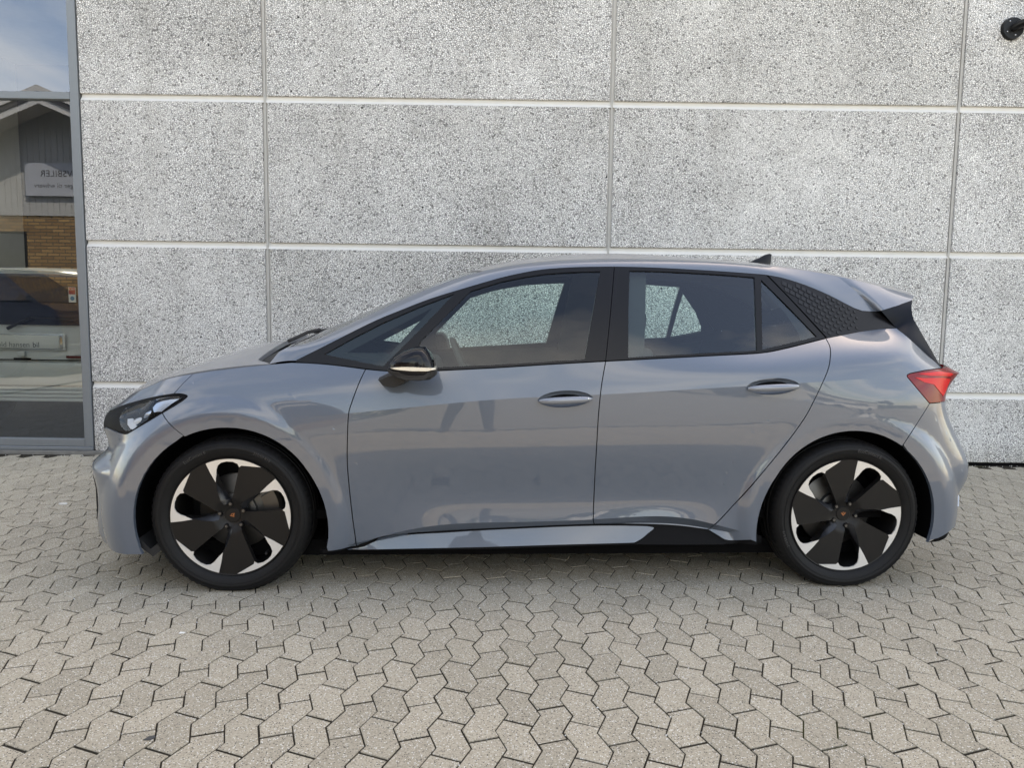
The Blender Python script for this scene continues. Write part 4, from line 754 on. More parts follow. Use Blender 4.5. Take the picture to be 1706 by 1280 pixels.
def ruled(name,A_,B_,mat,parent,both=True,bul=(0,0,0),m=6,smooth=True):
    if both:
        ruled(name,A_,B_,mat,parent,False,bul,m,smooth); return ruled(name,np.array(B_)*[1,-1,1],np.array(A_)*[1,-1,1],mat,parent,False,np.array(bul)*[1,-1,1],m,smooth)
    A_=np.array(A_,float); B_=np.array(B_,float); V=[];n=len(A_)
    for i in range(n):
        for w in np.linspace(0,1,m): V.append(A_[i]*(1-w)+B_[i]*w+np.array(bul)*4*w*(1-w))
    F=[(i*m+j,i*m+j+1,(i+1)*m+j+1,(i+1)*m+j) for i in range(n-1) for j in range(m-1)]
    if both: o=len(V); V+=[v*[1,-1,1] for v in V]; F+=[tuple(o+k for k in q[::-1]) for q in F]
    return meshobj(name,V,F,mat,parent,smooth)
def resamp(P_,n):
    P_=np.array(P_,float); s=np.concatenate([[0],np.cumsum(np.linalg.norm(np.diff(P_,axis=0),axis=1))]); q=np.linspace(0,s[-1],n); return np.stack([np.interp(q,s,P_[:,k]) for k in range(3)],1)
g0=fG(CV['cpan_end'][:1])[0]; gatecurve=fB(cb('gate'))
top_edge=TOP(np.linspace(1.4285,1.822,14),0)
low_edge=resamp([g0,(1.60,-.672,1.274),(1.70,-.640,1.300),(1.793, -0.6, 1.327)],14)
ruled('spoiler_side',top_edge,low_edge,M['paint'],gate,bul=(0,-.004,0))
front_c=resamp(np.vstack([[(1.60,-.672,1.273)],fG(CV['cpan_end'][-1:]),gatecurve[1:]]),16)
rear_c=resamp([(1.793, -0.6, 1.327), (1.77, -0.635, 1.292), (1.764, -0.66, 1.243), (1.806, -0.695, 1.148), (1.866, -0.74, 1.018)],16)
M['tail_trim']=simple('dark_tailgate_trim',(.006,.008,.013),.35,0,.10,vary=.05)
ruled('tailgate_side_trim',front_c,rear_c,M['tail_trim'],gate,bul=(0,-.004,0))
far=rear_c*[1,-1,1]; rm=resamp([(1.793, -0.6, 1.327), (1.77, -0.635, 1.292), (1.764, -0.66, 1.243), (1.806, -0.695, 1.148), (1.866, -0.74, 1.018)],16)
ruled('rear_window',rm+[-.004,.004,0],far+[-.004,-.004,0],M['black_gloss'],gate,both=False,bul=(.05,0,0),m=14)
grid_surf('headliner',fT,np.linspace(-.33,1.55,30),np.linspace(.0,2,24)*.6,.03,M['interior_light'],car,both=False)
V=[];F=[]
# cowl below the windscreen
cw=[]
for w in np.linspace(0,2,30):
    a=TOP(-1.36,w)+[0,0,-.015] if 0 else HOOD(hood_end(w)-.03,w)+[0,0,-.03]; b=TOP(x0(w)+.03,w)+[0,0,-.010]; cw.append((a,b))
ruled('cowl_panel',[c[0] for c in cw],[c[1] for c in cw],M['black_matt'],car,both=False,m=4)
for s,yy in ((0,-.52),(1,.05)):
    bm=bmesh.new(); tube(bm,[tuple(TOP(-1.20,1+yy/.72)+[0,0,.02]),tuple(TOP(-1.17,1+(yy+.25)/.72)+[0,0,.02]),tuple(TOP(-1.16,1+(yy+.5)/.72)+[0,0,.018])],.009,8); bmobj('wiper',bm,M['black_matt'],car,True)
# shark fin aerial
sec=[(1.165,1.533,.004,.0),(1.20,1.534,.016,.012),(1.245,1.532,.022,.033),(1.285,1.530,.022,.056),(1.31,1.528,.016,.064),(1.322,1.527,.010,.060),(1.318,1.526,.004,.01)]
bm=bmesh.new(); rings=[]
for x,zb,hw,h in sec: rings.append([bm.verts.new((x+.010*k_,y*hw,zb-.006+h*zz)) for y,zz,k_ in ((-1,0,0),(-.85,.35,0),(-.4,.85,.6),(0,1,1),(.4,.85,.6),(.85,.35,0),(1,0,0))])
for a,b in zip(rings,rings[1:]):
    for k in range(6): bm.faces.new((a[k],a[k+1],b[k+1],b[k]))
bm.faces.new(rings[-1]); bmobj('aerial_fin',bm,M['black_satin'],car,True)
# ---- door handles
for (hx,hz,_),hp_,dk in zip(HANDLES,hand_poly,('fd','rd')):
    cc=hp_.mean(0); rad=np.ptp(hp_,axis=0)/2
    dsp=lambda q: -.030*np.clip(1-(((q-cc)/rad)**2).sum(1),0,1)**.6
    bowl=patch_data(fB,hp_,.008,0,(),(),off=-.0005,thick=.004,disp=dsp)
    # grip
    pts=[];rd=[]
    xs=np.linspace(-.117,.119,22)
    V=[];F=[];n=12
    for k,dx in enumerate(xs):
        f=1-abs(dx/.1195)**2.6; f=max(f,.02); zc=hz-.004+.05*dx; b=PB(*[np.array([q]) for q in (uv_at(hx+dx,zc)/SB)])[0]
        yo=b[1]-.004-.017*f**.6; hgt=.004+.0125*f**.6; dep=.004+.010*f**.6
        for j in range(n):
            t=2*math.pi*j/n; V.append((hx+dx,yo-dep*math.cos(t),zc+hgt*math.copysign(abs(math.sin(t))**.8,math.sin(t))))
    for k in range(len(xs)-1):
        for j in range(n): F.append((k*n+j,k*n+(j+1)%n,(k+1)*n+(j+1)%n,(k+1)*n+j))
    F.append(tuple(range(n))[::-1]); F.append(tuple((len(xs)-1)*n+j for j in range(n)))
    for s,mir in (('near',False),('far',True)):
        h=build_patch('door_handle',[bowl],M['paint'],sides[s][dk],mir)
        Vv=np.array(V)*([1,-1,1] if mir else [1,1,1]); meshobj('grip',Vv,[q[::-1] for q in F] if mir else F,M['handle'],h,True)
        if dk=='fd':
            bm=bmesh.new(); bmesh.ops.create_uvsphere(bm,u_segments=10,v_segments=6,radius=.0055)
            for v in bm.verts: v.co=Vector((hx+.098+v.co.x,(PB(*[np.array([q]) for q in (uv_at(hx+.098,hz)/SB)])[0][1]-.020+v.co.y*.5)*(-1 if mir else 1),hz+.004+v.co.z))
            bmobj('key_cap',bm,M['chrome'],h,True)
# ---- door mirrors
mo=np.array([(-.672,1.034),(-.650,1.060),(-.612,1.083),(-.565,1.0985),(-.530,1.098),(-.506,1.076),(-.491,1.045),(-.483,1.012),(-.485,.985),(-.505,.971),(-.55,.968),(-.605,.970),(-.645,.982),(-.672,1.005)])
def inflate(name,outline,ys,ss,mat,parent,mir,sub=1,keep=None):
    bm=bmesh.new(); c=outline.mean(0); rings=[]
    for y,s in zip(ys,ss): rings.append([bm.verts.new((c[0]+(q[0]-c[0])*s,y*(-1 if not mir else 1),c[1]+(q[1]-c[1])*s)) for q in outline])
    for a,b in zip(rings,rings[1:]):
        for k in range(len(outline)): bm.faces.new((a[k],a[(k+1)%len(outline)],b[(k+1)%len(outline)],b[k]))
    bm.faces.new(rings[0][::-1]); bm.faces.new(rings[-1])
    if sub: bmesh.ops.subdivide_edges(bm,edges=bm.edges,cuts=1,use_grid_fill=True,smooth=.6)
    return bmobj(name,bm,mat,parent,True,50)
ft=np.array([(-.735,.953),(-.712,.925),(-.66,.919),(-.615,.937),(-.585,.972),(-.64,.985),(-.69,.975)])
for s,mir in (('near',False),('far',True)):
    mr=inflate('door_mirror',mo,[.955,.975,1.00,1.05,1.10,1.135,1.155,1.165],[.80,.93,.98,1.0,.985,.93,.80,.52],M['black_gloss'],sides[s]['fd'],mir,0)
    low=mo.copy(); low=np.array([(-.676,1.012),(-.60,1.004),(-.482,1.008),(-.483,.985),(-.505,.969),(-.55,.965),(-.605,.967),(-.648,.980),(-.675,1.0)])
    inflate('mirror_lower_shell',low,[.96,1.0,1.05,1.10,1.14,1.16],[.9,1.02,1.02,1.01,.95,.75],M['black_matt'],mr,mir,0)
    inflate('mirror_foot',ft,[.868,.90,.94,.975,1.0],[1.05,1.0,.97,.93,.8],M['black_matt'],mr,mir,0)
    ind=np.array([(-.660,1.020),(-.62,1.024),(-.57,1.024),(-.52,1.022),(-.486,1.020),(-.482,1.012),(-.50,1.0065),(-.57,1.006),(-.63,1.010),(-.657,1.014)])
    inflate('turn_signal',ind,[1.04,1.12,1.152,1.170],[1.02,1.02,1.0,.86],M['amber_clear'],mr,mir,0)
    # mirror glass faces rearward
    sg=1 if mir else -1
    meshobj('mirror_glass',[(-.4835,sg*.985,.985),(-.4835,sg*1.13,.985),(-.4905,sg*1.12,1.05),(-.4905,sg*.985,1.05)],[(0,1,2,3)],M['chrome'],mr)
# ---- wheels
WR=.258
def pol(r,a): return np.array([r*math.cos(R(a)),r*math.sin(R(a))])
win0=[(.925,50),(.952,55),(.957,61),(.945,66.5),(.908,70.5),(.84,73.3),(.75,75.6),(.655,78.6),(.45,78.5),(.31,76),(.265,68),(.262,61),(.30,55),(.45,51),(.7,48.6),(.87,47.8)]
sil0=[(1.0,27)]+[(1.0,a) for a in np.linspace(31,79,13)]+[(1.0,81.2),(.82,81.2),(.645,80.2)]+[q for q in win0[6::-1]]+[(.87,47.6),(.905,45.6)]
fac0=[(.655,7.0),(.45,6.5),(.31,4.0),(.265,-4.0),(.215,6),(.235,22),(.33,18.5),(.42,15),(.54,11)]
def wheel_face_data():
    V=[];E_=[];wins=[];sils=[];facs=[]
    def addloop(L):
        o=len(V)
        for q in L: V.append(tuple(q))
        E_.extend((o+i,o+(i+1)%len(L)) for i in range(len(L)))
    addloop([pol(1.0,a) for a in np.arange(0,360,3.0)])
    for k in range(5):
        w=np.array([pol(r,a+72*k) for r,a in win0]); sl2=np.array([pol(min(r,.999),a+72*k) for r,a in sil0]); wins.append(w); sils.append(sl2); addloop(w); addloop(sl2); fc_=np.array([pol(r,a+72*k) for r,a in fac0]); facs.append(fc_); addloop(fc_)
    for r in (.10,.16,.20,.24,.28,.32,.36,.40,.44,.48,.52,.56,.60,.64,.68,.72,.76,.80,.85,.90,.95):
        for a in np.arange(0,360,3 if r>.3 else 8):
            q=pol(r,a+1.3)
            if all(not pip(q[None],w)[0] for w in wins): V.append(tuple(q))
    r=geometry.delaunay_2d_cdt([Vector(v) for v in V],E_,[],0,1e-5)
    W=np.array([v[:] for v in r[0]]); T=np.array([t[:] for t in r[2]]); cen=W[T].mean(1); lab=np.zeros(len(T),int)
    lab[np.hypot(*cen.T)>1.001]=-1
    for w in wins: lab[pip(cen,w)]=-1
    for s_ in sils: lab[(lab==0)&pip(cen,s_)]=1
    for s_ in facs: lab[(lab==0)&pip(cen,s_)]=2
    return W,T,lab
WF=wheel_face_data()
def depth(q):
    r=np.hypot(q[:,0],q[:,1]); a=np.degrees(np.arctan2(q[:,1],q[:,0]))
    d=.020*np.clip((.30-r)/.16,0,1)**1*1.0+.012*np.clip(1-r,0,1)
    # facet: leading edge of every blade falls away towards the window
    rel=((a+36)%72)-36; rg_=np.interp(r,[.20,.235,.33,.42,.54,.655],[6,22,18.5,15,11,7.0]); ed_=np.interp(r,[.20,.265,.31,.45,.655],[-8,-4,4,6.5,6.9])
    f=np.clip((rg_-rel)/np.maximum(.5,rg_-ed_),0,1)*((r>.20)&(r<.656)&(rel>-12)&(rel<24))
    return d+.022*f
def wheel(root_loc,rot,mir,front,lett):
    w=empty('wheel',root_loc,0,car); sg=1 if mir else -1
    rotm=np.array([[math.cos(rot),-math.sin(rot)],[math.sin(rot),math.cos(rot)]])
    W,T,lab=WF; dp=depth(W)
    def to3(q,y): X=(np.asarray(q)*WR)@rotm.T; return np.stack([X[:,0],sg*y,X[:,1]],1)
    y0_=.869
    def part(name,sel,mat,dy,skirt):
        t=T[sel]; us=np.unique(t); mp=-np.ones(len(W),int); mp[us]=np.arange(len(us)); X=to3(W[us],y0_-dp[us]+dy); F=[tuple(mp[q]) for q in t]
        ec={(a,b) for q in F for a,b in zip(q,q[1:]+q[:1])}; V=list(X); idx={}
        for a,b in [e for e in ec if (e[1],e[0]) not in ec]:
            for k in (a,b):
                if k not in idx: idx[k]=len(V); V.append(X[k]*[1,1,1]-[0,sg*skirt,0])
            F.append((b,a,idx[a],idx[b]))
        bm=bmesh.new(); bv=[bm.verts.new(v) for v in V]
        for q in F:
            try: bm.faces.new([bv[k] for k in q])
            except ValueError: pass
        return bmobj(name,bm,mat,rim,True,38)
    # tyre by lathe, with circumferential grooves, shoulder cuts and a flattened foot
    prof=[(.258,.845),(.262,.862),(.272,.872),(.290,.884),(.308,.888),(.322,.884),(.331,.876),(.3395,.866),(.3450,.855),(.3475,.845),(.3480,.823),(.3410,.822),(.3410,.814),(.3485,.812),(.3488,.785),(.341,.784),(.341,.775),(.3488,.773),(.3488,.735),(.341,.734),(.341,.725),(.3485,.724),(.348,.698),(.342,.682),(.325,.672),(.27,.675)]
    n=216; V=[];F=[]
    for k in range(n):
        a=2*math.pi*k/n
        for j,(r_,y_) in enumerate(prof):
            if 7<=j<=9 and k%3==0: r_-=.0035
            V.append((r_*math.cos(a),sg*y_,max(r_*math.sin(a),-root_loc[2]+.001+ (.0006 if j>9 else 0))))
    m=len(prof)
    for k in range(n):
        for j in range(m-1):
            q=(k*m+j,((k+1)%n)*m+j,((k+1)%n)*m+j+1,k*m+j+1); F.append(q)
    bm=bmesh.new(); bv=[bm.verts.new(v) for v in V]
    for q in F: bm.faces.new([bv[k] for k in q])
    ty=bmobj('tyre',bm,M['rubber'],w,True,28)
    if lett:
        for body,ang,rad_,size in lett:
            Vt,Ft=text_mesh(body,size,0.0)
            a=R(ang)-Vt[:,0]/rad_; rr_=rad_+Vt[:,1]-size*.35; yy=.8885-np.abs(rr_-.308)*.12
            meshobj('sidewall_lettering',np.stack([rr_*np.cos(a),sg*(yy+.0012),rr_*np.sin(a)],1),Ft,M['rubber_relief_tone'],ty)
        # raised rib rings on the sidewall
        for rad_,yy in ((.296,.8868),(.3215,.8852)):
            bm=bmesh.new(); tube(bm,[(rad_*math.cos(t),sg*yy,rad_*math.sin(t)) for t in np.linspace(0,2*math.pi,120,endpoint=False)],.0011,6,True); bmobj('sidewall_rib',bm,M['rubber'],ty,True)
    # rim barrel + lip
    V=[];F=[];pr=[(.2575,.868),(.2625,.870),(.2655,.864),(.262,.852),(.2535,.858),(.2475,.850),(.243,.82),(.235,.75),(.232,.67),(.10,.672)]
    n=96
    for k in range(n):
        a=2*math.pi*k/n
        for r_,y_ in pr: V.append((r_*math.cos(a),sg*y_,r_*math.sin(a)))
    m=len(pr)
    pr_order=[2,1,0,4,5,6,7,8,9]
    for k in range(n):
        for p0,p1 in zip(pr_order,pr_order[1:]): F.append((k*m+p0,k*m+p1,((k+1)%n)*m+p1,((k+1)%n)*m+p0))
        F.append((k*m+2,k*m+3,((k+1)%n)*m+3,((k+1)%n)*m+2))
    bm=bmesh.new(); bv=[bm.verts.new(v) for v in V]
    for q in F: bm.faces.new([bv[k] for k in q])
    rim=bmobj('rim',bm,M['wheel_black'],w,True,40)
    
    part('blade_face',lab==0,M['wheel_black'],0,.030); part('blade_facet',lab==2,M['facet'],0,.030); part('machined_edge',lab==1,M['alloy'],.0022,.006)
    # centre cap, bolts, emblem
    def disc(name,cx,cz,rad_,y1,y2,mat,par,n=24,bev=.2):
        bm=bmesh.new(); rings=[]
        for rr2,yy in ((rad_,y1),(rad_,y2-.002),(rad_*(1-bev*.3),y2),):
            rings.append([bm.verts.new((cx+rr2*math.cos(2*math.pi*k/n),sg*yy,cz+rr2*math.sin(2*math.pi*k/n))) for k in range(n)])
        for a,b in zip(rings,rings[1:]):
            for k in range(n): bm.faces.new((a[k],a[(k+1)%n],b[(k+1)%n],b[k]))
        bm.faces.new(rings[-1]); return bmobj(name,bm,mat,par,True,40)
    cap=disc('centre_cap',0,0,.033,.82,.8425,M['wheel_black'],rim)
    em=[[(-.011,.004),(-.004,.0045),(0,-.002),(-.001,-.0095),(-.004,-.003)],[(.011,.004),(.004,.0045),(0,-.002),(.001,-.0095),(.004,-.003)],[(-.008,.008),(-.002,.006),(0,.0085),(.002,.006),(.008,.008),(.0,.0035)]]
    V=[];F=[]
    for pl_ in em:
        o=len(V)
        for a,b in pl_:
            X=np.array([a,b])@rotm.T*1.15; V.append((X[0],sg*.8432,X[1]))
        F.append(tuple(range(o,o+len(pl_))))
    meshobj('emblem',V,F,M['copper'],cap)
    for k in range(5):
        q=rotm@pol(.054,-7+72*k); b_=disc('wheel_bolt',q[0],q[1],.0105,.82,.8535,M['black_satin'],rim,16); disc('bolt_head',q[0],q[1],.0068,.83,.8556,M['steel'],b_,6)
    q=rotm@pol(.225,-62 if not front else -84); disc('valve',q[0],q[1],.006,.80,.835,M['black_matt'],rim,10)
    # brake
    bd=disc('brake_disc',0,0,.172,.745,.757,M['steel'],w,48,.05); disc('hub_bell',0,0,.085,.745,.785,M['steel'],bd,32)
    if front:
        bm=bmesh.new(); rings=[]
        for a in np.linspace(R(-28),R(32),9): rings.append([bm.verts.new((r_*math.cos(a),sg*y_,r_*math.sin(a))) for r_,y_ in ((.125,.735),(.125,.79),(.19,.79),(.205,.77),(.205,.735))])
        for a,b in zip(rings,rings[1:]):
            for k in range(5): bm.faces.new((a[k],a[(k+1)%5],b[(k+1)%5],b[k]))
        bm.faces.new(rings[0]); bm.faces.new(rings[-1][::-1]); bmobj('brake_caliper',bm,M['steel'],w,True)
    return w
LF=[('215/50 R19',62,.306,.017),('EcoContact 6',118,.306,.019)]; LR=[('EcoContact 6',74,.306,.021),('215/50 R19',200,.306,.017)]
wheel((-1.3835,0,.335),R(32),False,True,LF); wheel((1.3835,0,.335),0,False,False,LR)
wheel((-1.3835,0,.335),R(10),True,True,None); wheel((1.3835,0,.335),R(40),True,False,None)
# ---- cabin
def cushion(name,x0_,x1_,y0_,y1_,z0_,z1_,mat,par,bev=.05,shear=0):
    bm=bmesh.new(); bbox(bm,x0_,x1_,y0_,y1_,z0_,z1_,bev,3)
    for v in bm.verts: v.co.x+=shear*(v.co.z-z0_)
    return bmobj(name,bm,mat,par,True,60)
for y in (-.38,.38):
    st=cushion('front_seat',-.14,.36,y-.25,y+.25,.36,.52,M['seat'],car); cushion('backrest',.26,.40,y-.24,y+.24,.48,1.08,M['seat'],st,.05,.25); cushion('headrest',.42,.51,y-.13,y+.13,1.08,1.26,M['seat'],st,.04,.1)
rs=cushion('rear_seat',.85,1.30,-.62,.62,.36,.54,M['seat'],car); cushion('backrest',1.22,1.36,-.62,.62,.50,1.04,M['seat'],rs,.05,.22)
for y in (-.38,.38): cushion('headrest',1.38,1.45,y-.12,y+.12,.98,1.08,M['seat'],rs,.035)
cushion('dashboard',-1.22,-.52,-.72,.72,.60,.97,M['interior'],car,.06)
sw=bmesh.new(); c0=Vector((-.36,-.38,.935)); tl_=R(24)
tube(sw,[(c0.x-math.sin(tl_)*.18*math.sin(t)*-1*-1,c0.y+.185*math.cos(t),c0.z+.18*math.cos(tl_)*math.sin(t)) for t in np.linspace(0,2*math.pi,40,endpoint=False)],.014,8,True)
bbox(sw,c0.x-.03,c0.x+.02,c0.y-.06,c0.y+.06,c0.z-.05,c0.z+.04,.015); bbox(sw,c0.x-.012,c0.x+.008,c0.y-.18,c0.y+.18,c0.z-.018,c0.z+.012,.005)
bmobj('steering_wheel',sw,M['interior'],car,True)
bm=bmesh.new(); tube(bm,[(-.36,-.38,.93),(-.62,-.38,.85)],.035,10); bmobj('steering_column',bm,M['interior'],car,True)
box('cabin_floor',-1.1,1.6,-.78,.78,.30,.34,M['dark'],car)
# ================================================================ OTHER THINGS
# wall bracket, upper right
br=tag(empty('wall_bracket',(3.849,YW,3.543)),'black round wall bracket with an arm high on the panel wall at the right edge','bracket')
bm=bmesh.new(); bmesh.ops.create_cone(bm,cap_ends=True,segments=32,radius1=.088,radius2=.082,depth=.03)
for v in bm.verts: v.co=Vector((v.co.x,-.015-v.co.z,v.co.y))
bmobj('base_plate',bm,M['black_satin'],br,True)
bm=bmesh.new(); tube(bm,[(0,-.02,0),(.02,-.09,.01),(.09,-.16,.035),(.22,-.22,.07)],[.032,.03,.027,.026],12); bmobj('arm',bm,M['black_satin'],br,True)
bm=bmesh.new(); bbox(bm,.16,.42,-.30,-.16,.03,.14,.03,3); bmobj('lamp_head',bm,M['black_satin'],br,True)
for q in ((-.035,.05),(.015,-.055),(-.05,-.03)):
    bm=bmesh.new(); bmesh.ops.create_uvsphere(bm,u_segments=8,v_segments=6,radius=.006)
    for v in bm.verts: v.co+=Vector((q[0],-.031,q[1]))
    bmobj('screw',bm,M['chrome'],br,True)
# white estate car inside the showroom, seen from behind
van=tag(empty('white_car',(-4.70,2.85,.055)),'white car seen from behind through the showroom window at the left edge','car')
def sect(y,w0,w1,z0_,zb,zr):   # half outline of a slice, base to roof
    return [(0,z0_),(w0*.92,z0_),(w0,z0_+.10),(w0*1.0,.62),(w0*.99,zb),(w0*.955,zb+.05),(w1,zr-.12),(w1*.86,zr-.03),(w1*.5,zr),(0,zr+.008)]
rows=[(0.02,.82,.64,.30,.98,1.46),(0.0,.86,.66,.28,.99,1.50),(.05,.88,.67,.27,.99,1.525),(.4,.895,.69,.25,.99,1.545),(1.2,.90,.70,.25,.97,1.55),(2.2,.90,.69,.25,.95,1.53)]
bm=bmesh.new(); rg=[]
for a in rows:
    s=sect(*a); full=[(x,z) for x,z in s]+[(-x,z) for x,z in s[-2:0:-1]]; rg.append([bm.verts.new((x,a[0],z)) for x,z in full])
for a,b in zip(rg,rg[1:]):
    for k in range(len(a)): bm.faces.new((a[k],a[(k+1)%len(a)],b[(k+1)%len(a)],b[k]))
bm.faces.new(rg[0][::-1]); bm.faces.new(rg[-1]); bmobj('body',bm,M['white_paint'],van,True,40)
M['van_glass']=simple('dark_rear_glass',(.006,.009,.016),.03,0,.5,.5,vary=.05)
V=[(-.79,-.012,1.00),(.79,-.012,1.00),(.80,-.012,1.06),(.70,.005,1.44),(.60,.012,1.475),(-.60,.012,1.475),(-.70,.005,1.44),(-.80,-.012,1.06)]
meshobj('rear_window',V,[tuple(range(8))],M['van_glass'],van)
def vb(name,x0_,x1_,y0_,y1_,z0_,z1_,m,par=van,bev=.006): return box(name,x0_,x1_,y0_,y1_,z0_,z1_,m,par,bev,2)
vb('plate_recess',-.42,.42,-.022,.0,.765,.925,M['white_paint'],bev=.012); vb('recess_edge',-.40,.40,-.026,-.018,.775,.912,M['chrome'],bev=.004)
pl_=vb('plate_panel',-.385,.375,-.034,-.024,.782,.905,M['plate'],bev=.003)
Vt,Ft=text_mesh('keld hansen',.070,0,'RIGHT'); meshobj('plate_lettering',np.stack([Vt[:,0]+.10,np.full(len(Vt),-.0355),Vt[:,1]+.793],1),Ft,M['text_grey'],pl_)
Vt,Ft=text_mesh('bil',.070,0,'LEFT'); meshobj('plate_lettering',np.stack([Vt[:,0]+.125,np.full(len(Vt),-.0355),Vt[:,1]+.793],1),Ft,M['text_dark'],pl_)
vb('tailgate_gap',-.88,.88,-.006,.01,.668,.676,M['dark'],bev=0); vb('latch',-.035,.035,-.02,.0,.705,.755,M['white_paint']); vb('handle_recess',-.075,.085,-.010,.0,.676,.690,M['dark'],bev=.002)
bmp=vb('bumper',-.885,.885,-.06,.03,.43,.655,M['white_paint'],bev=.03)
for k in range(4): vb('bumper_rib',-.87,.87,-.05+.004*k,.03,.285+.036*k,.316+.036*k,M['white_paint'],bmp,.008)
M['badge']=simple('dark_red_badge',(.16,.03,.03),.3,vary=.2)
bd=vb('badge',.42,.60,-.018,-.004,.692,.716,M['badge'],bev=.004)
bm=bmesh.new(); tube(bm,[(-.10,-.03,.965),(.03,-.05,1.025),(.14,-.05,1.068)],[.017,.012,.010],8); tube(bm,[(.14,-.045,1.068),(.33,-.04,1.062),(.53,-.035,1.045)],.007,6); bmobj('rear_wiper',bm,M['black_matt'],van,True)
for s in (-1,1):
    bm=bmesh.new(); bmesh.ops.create_cone(bm,cap_ends=True,segments=28,radius1=.30,radius2=.30,depth=.2)
    for v in bm.verts: v.co=Vector((s*.76+v.co.z,.62+v.co.x,.30+v.co.y))
    bmobj('wheel',bm,M['rubber'],van,True)
# alarm sticker on the inside of the pane
stk=tag(empty('sticker',(-3.76,YW+.034,1.33)),'small red white and blue alarm sticker on the showroom window','sticker')
M['sticker_red']=simple('sticker_red',(.50,.05,.05),.5,vary=.05); M['sticker_blue']=simple('sticker_blue',(.10,.28,.42),.5,vary=.05)
meshobj('backing',[(-.03,0,-.062),(.030,0,-.062),(.030,0,.062),(-.03,0,.062)],[(0,1,2,3)],M['plate'],stk)
meshobj('red_band',[(-.027,-.001,.004),(.027,-.001,.004),(.027,-.001,.059),(-.027,-.001,.059)],[(0,1,2,3)],M['sticker_red'],stk)
meshobj('blue_mark',[(.018*math.cos(t),-.001,-.030+.018*math.sin(t)) for t in np.linspace(0,2*math.pi,16,endpoint=False)],[tuple(range(16))],M['sticker_blue'],stk)
Vt,Ft=text_mesh('ALARM',.017); meshobj('sticker_lettering',np.stack([Vt[:,0],np.full(len(Vt),-.002),Vt[:,1]+.038],1),Ft,M['plate'],stk)
# lit panel hanging in the showroom behind the upper pane
M['lamp_panel']=NT('lit_lamp_panel'); _t=M['lamp_panel']; M['lamp_panel']=_t.done(_t.prin((.8,.8,.78),.5,emit=(1,.98,.93),es=1.6))
lp=tag(empty('lamp_panel',(-4.25,3.3,3.45)),'pale lit lamp panel hanging behind the upper showroom pane','lamp')
box('diffuser',-.11,.13,-.01,.01,0,.9,M['lamp_panel'],lp,.004,1); box('housing',-.12,.14,.012,.05,-.01,.91,M['alu'],lp,.004,1)
sp_l=bpy.data.lights.new('showroom_lamp','AREA'); sp_l.energy=22; sp_l.size=1.2; sp_l.color=(.9,.96,1)
for k,(x,y) in enumerate(((-5.2,4.6),)):
    ce=tag(empty('ceiling_lamp',(x,y,4.9)),'round ceiling lamp inside the dark showroom','lamp')
    bm=bmesh.new(); bmesh.ops.create_cone(bm,cap_ends=True,segments=24,radius1=.28,radius2=.22,depth=.08); bmobj('shade',bm,M['lamp_panel'],ce,True)
    lo=bpy.data.objects.new('showroom_light',sp_l); lo.location=(0,0,-.1); link(lo,ce)
# ---- the yard behind the camera, seen in the window and in the paint
fac=tag(empty('clad_building',(-9.0,-6.7,0)),'grey gabled building with brick base mirrored in the showroom window','building')
def mat_brick():
    t=NT('yellow_brick'); c=t.coord(); mp=t.node('ShaderNodeMapping'); mp.inputs['Rotation'].default_value=(R(90),0,0); t.l.new(c,mp.inputs[0]); b=t.node('ShaderNodeTexBrick'); t.l.new(mp.outputs[0],b.inputs['Vector']); b.inputs['Scale'].default_value=1.0; b.inputs['Brick Width'].default_value=.24; b.inputs['Row Height'].default_value=.0667; b.inputs['Mortar Size'].default_value=.010
    b.inputs['Color1'].default_value=(.40,.25,.11,1); b.inputs['Color2'].default_value=(.22,.13,.06,1); b.inputs['Mortar'].default_value=(.10,.085,.065,1)
    return t.done(t.prin(b.outputs[0],.85,0,.2))
M['brick']=mat_brick(); M['clad']=simple('grey_cladding',(.40,.40,.38),.7,vary=.08,scale=8); M['barge']=simple('pale_barge_board',(.55,.54,.51),.6,vary=.06)
M['roof_sheet']=simple('dark_roofing',(.06,.06,.065),.8,vary=.2)
W2=6.2; TS=math.tan(R(22.6)); RZ=5.16
box('brick_wall',-W2,W2,-.35,0,0,3.0,M['brick'],fac); box('wall_body',-W2+.01,W2-.01,-9,-.36,0,2.7,M['brick'],fac)
n=0; bw=.118
for k in range(-52,53):
    xc=k*bw; top=RZ-.10-abs(xc)*TS
    if top<3.05 or abs(xc)>W2: continue
    x0_,x1_=xc-bw/2+.004,xc+bw/2-.004; ta,tb=RZ-.1-abs(x0_)*TS,RZ-.1-abs(x1_)*TS
    V=[(x0_,.02,2.99),(x1_,.02,2.99),(x1_,.02,tb),(x0_,.02,ta),(x0_,-.01,2.99),(x1_,-.01,2.99),(x1_,-.01,tb),(x0_,-.01,ta)]
    meshobj('cladding_board',V,[(1,0,3,2),(0,4,7,3),(5,1,2,6),(4,5,6,7),(0,1,5,4)],M['clad'],fac)
V=[(-W2,-.02,3.0),(W2,-.02,3.0),(0,-.02,RZ-.1)]; meshobj('gable_backing',V+[(x,y-.3,z) for x,y,z in V],[(1,0,2),(3,4,5)],M['roof_sheet'],fac)
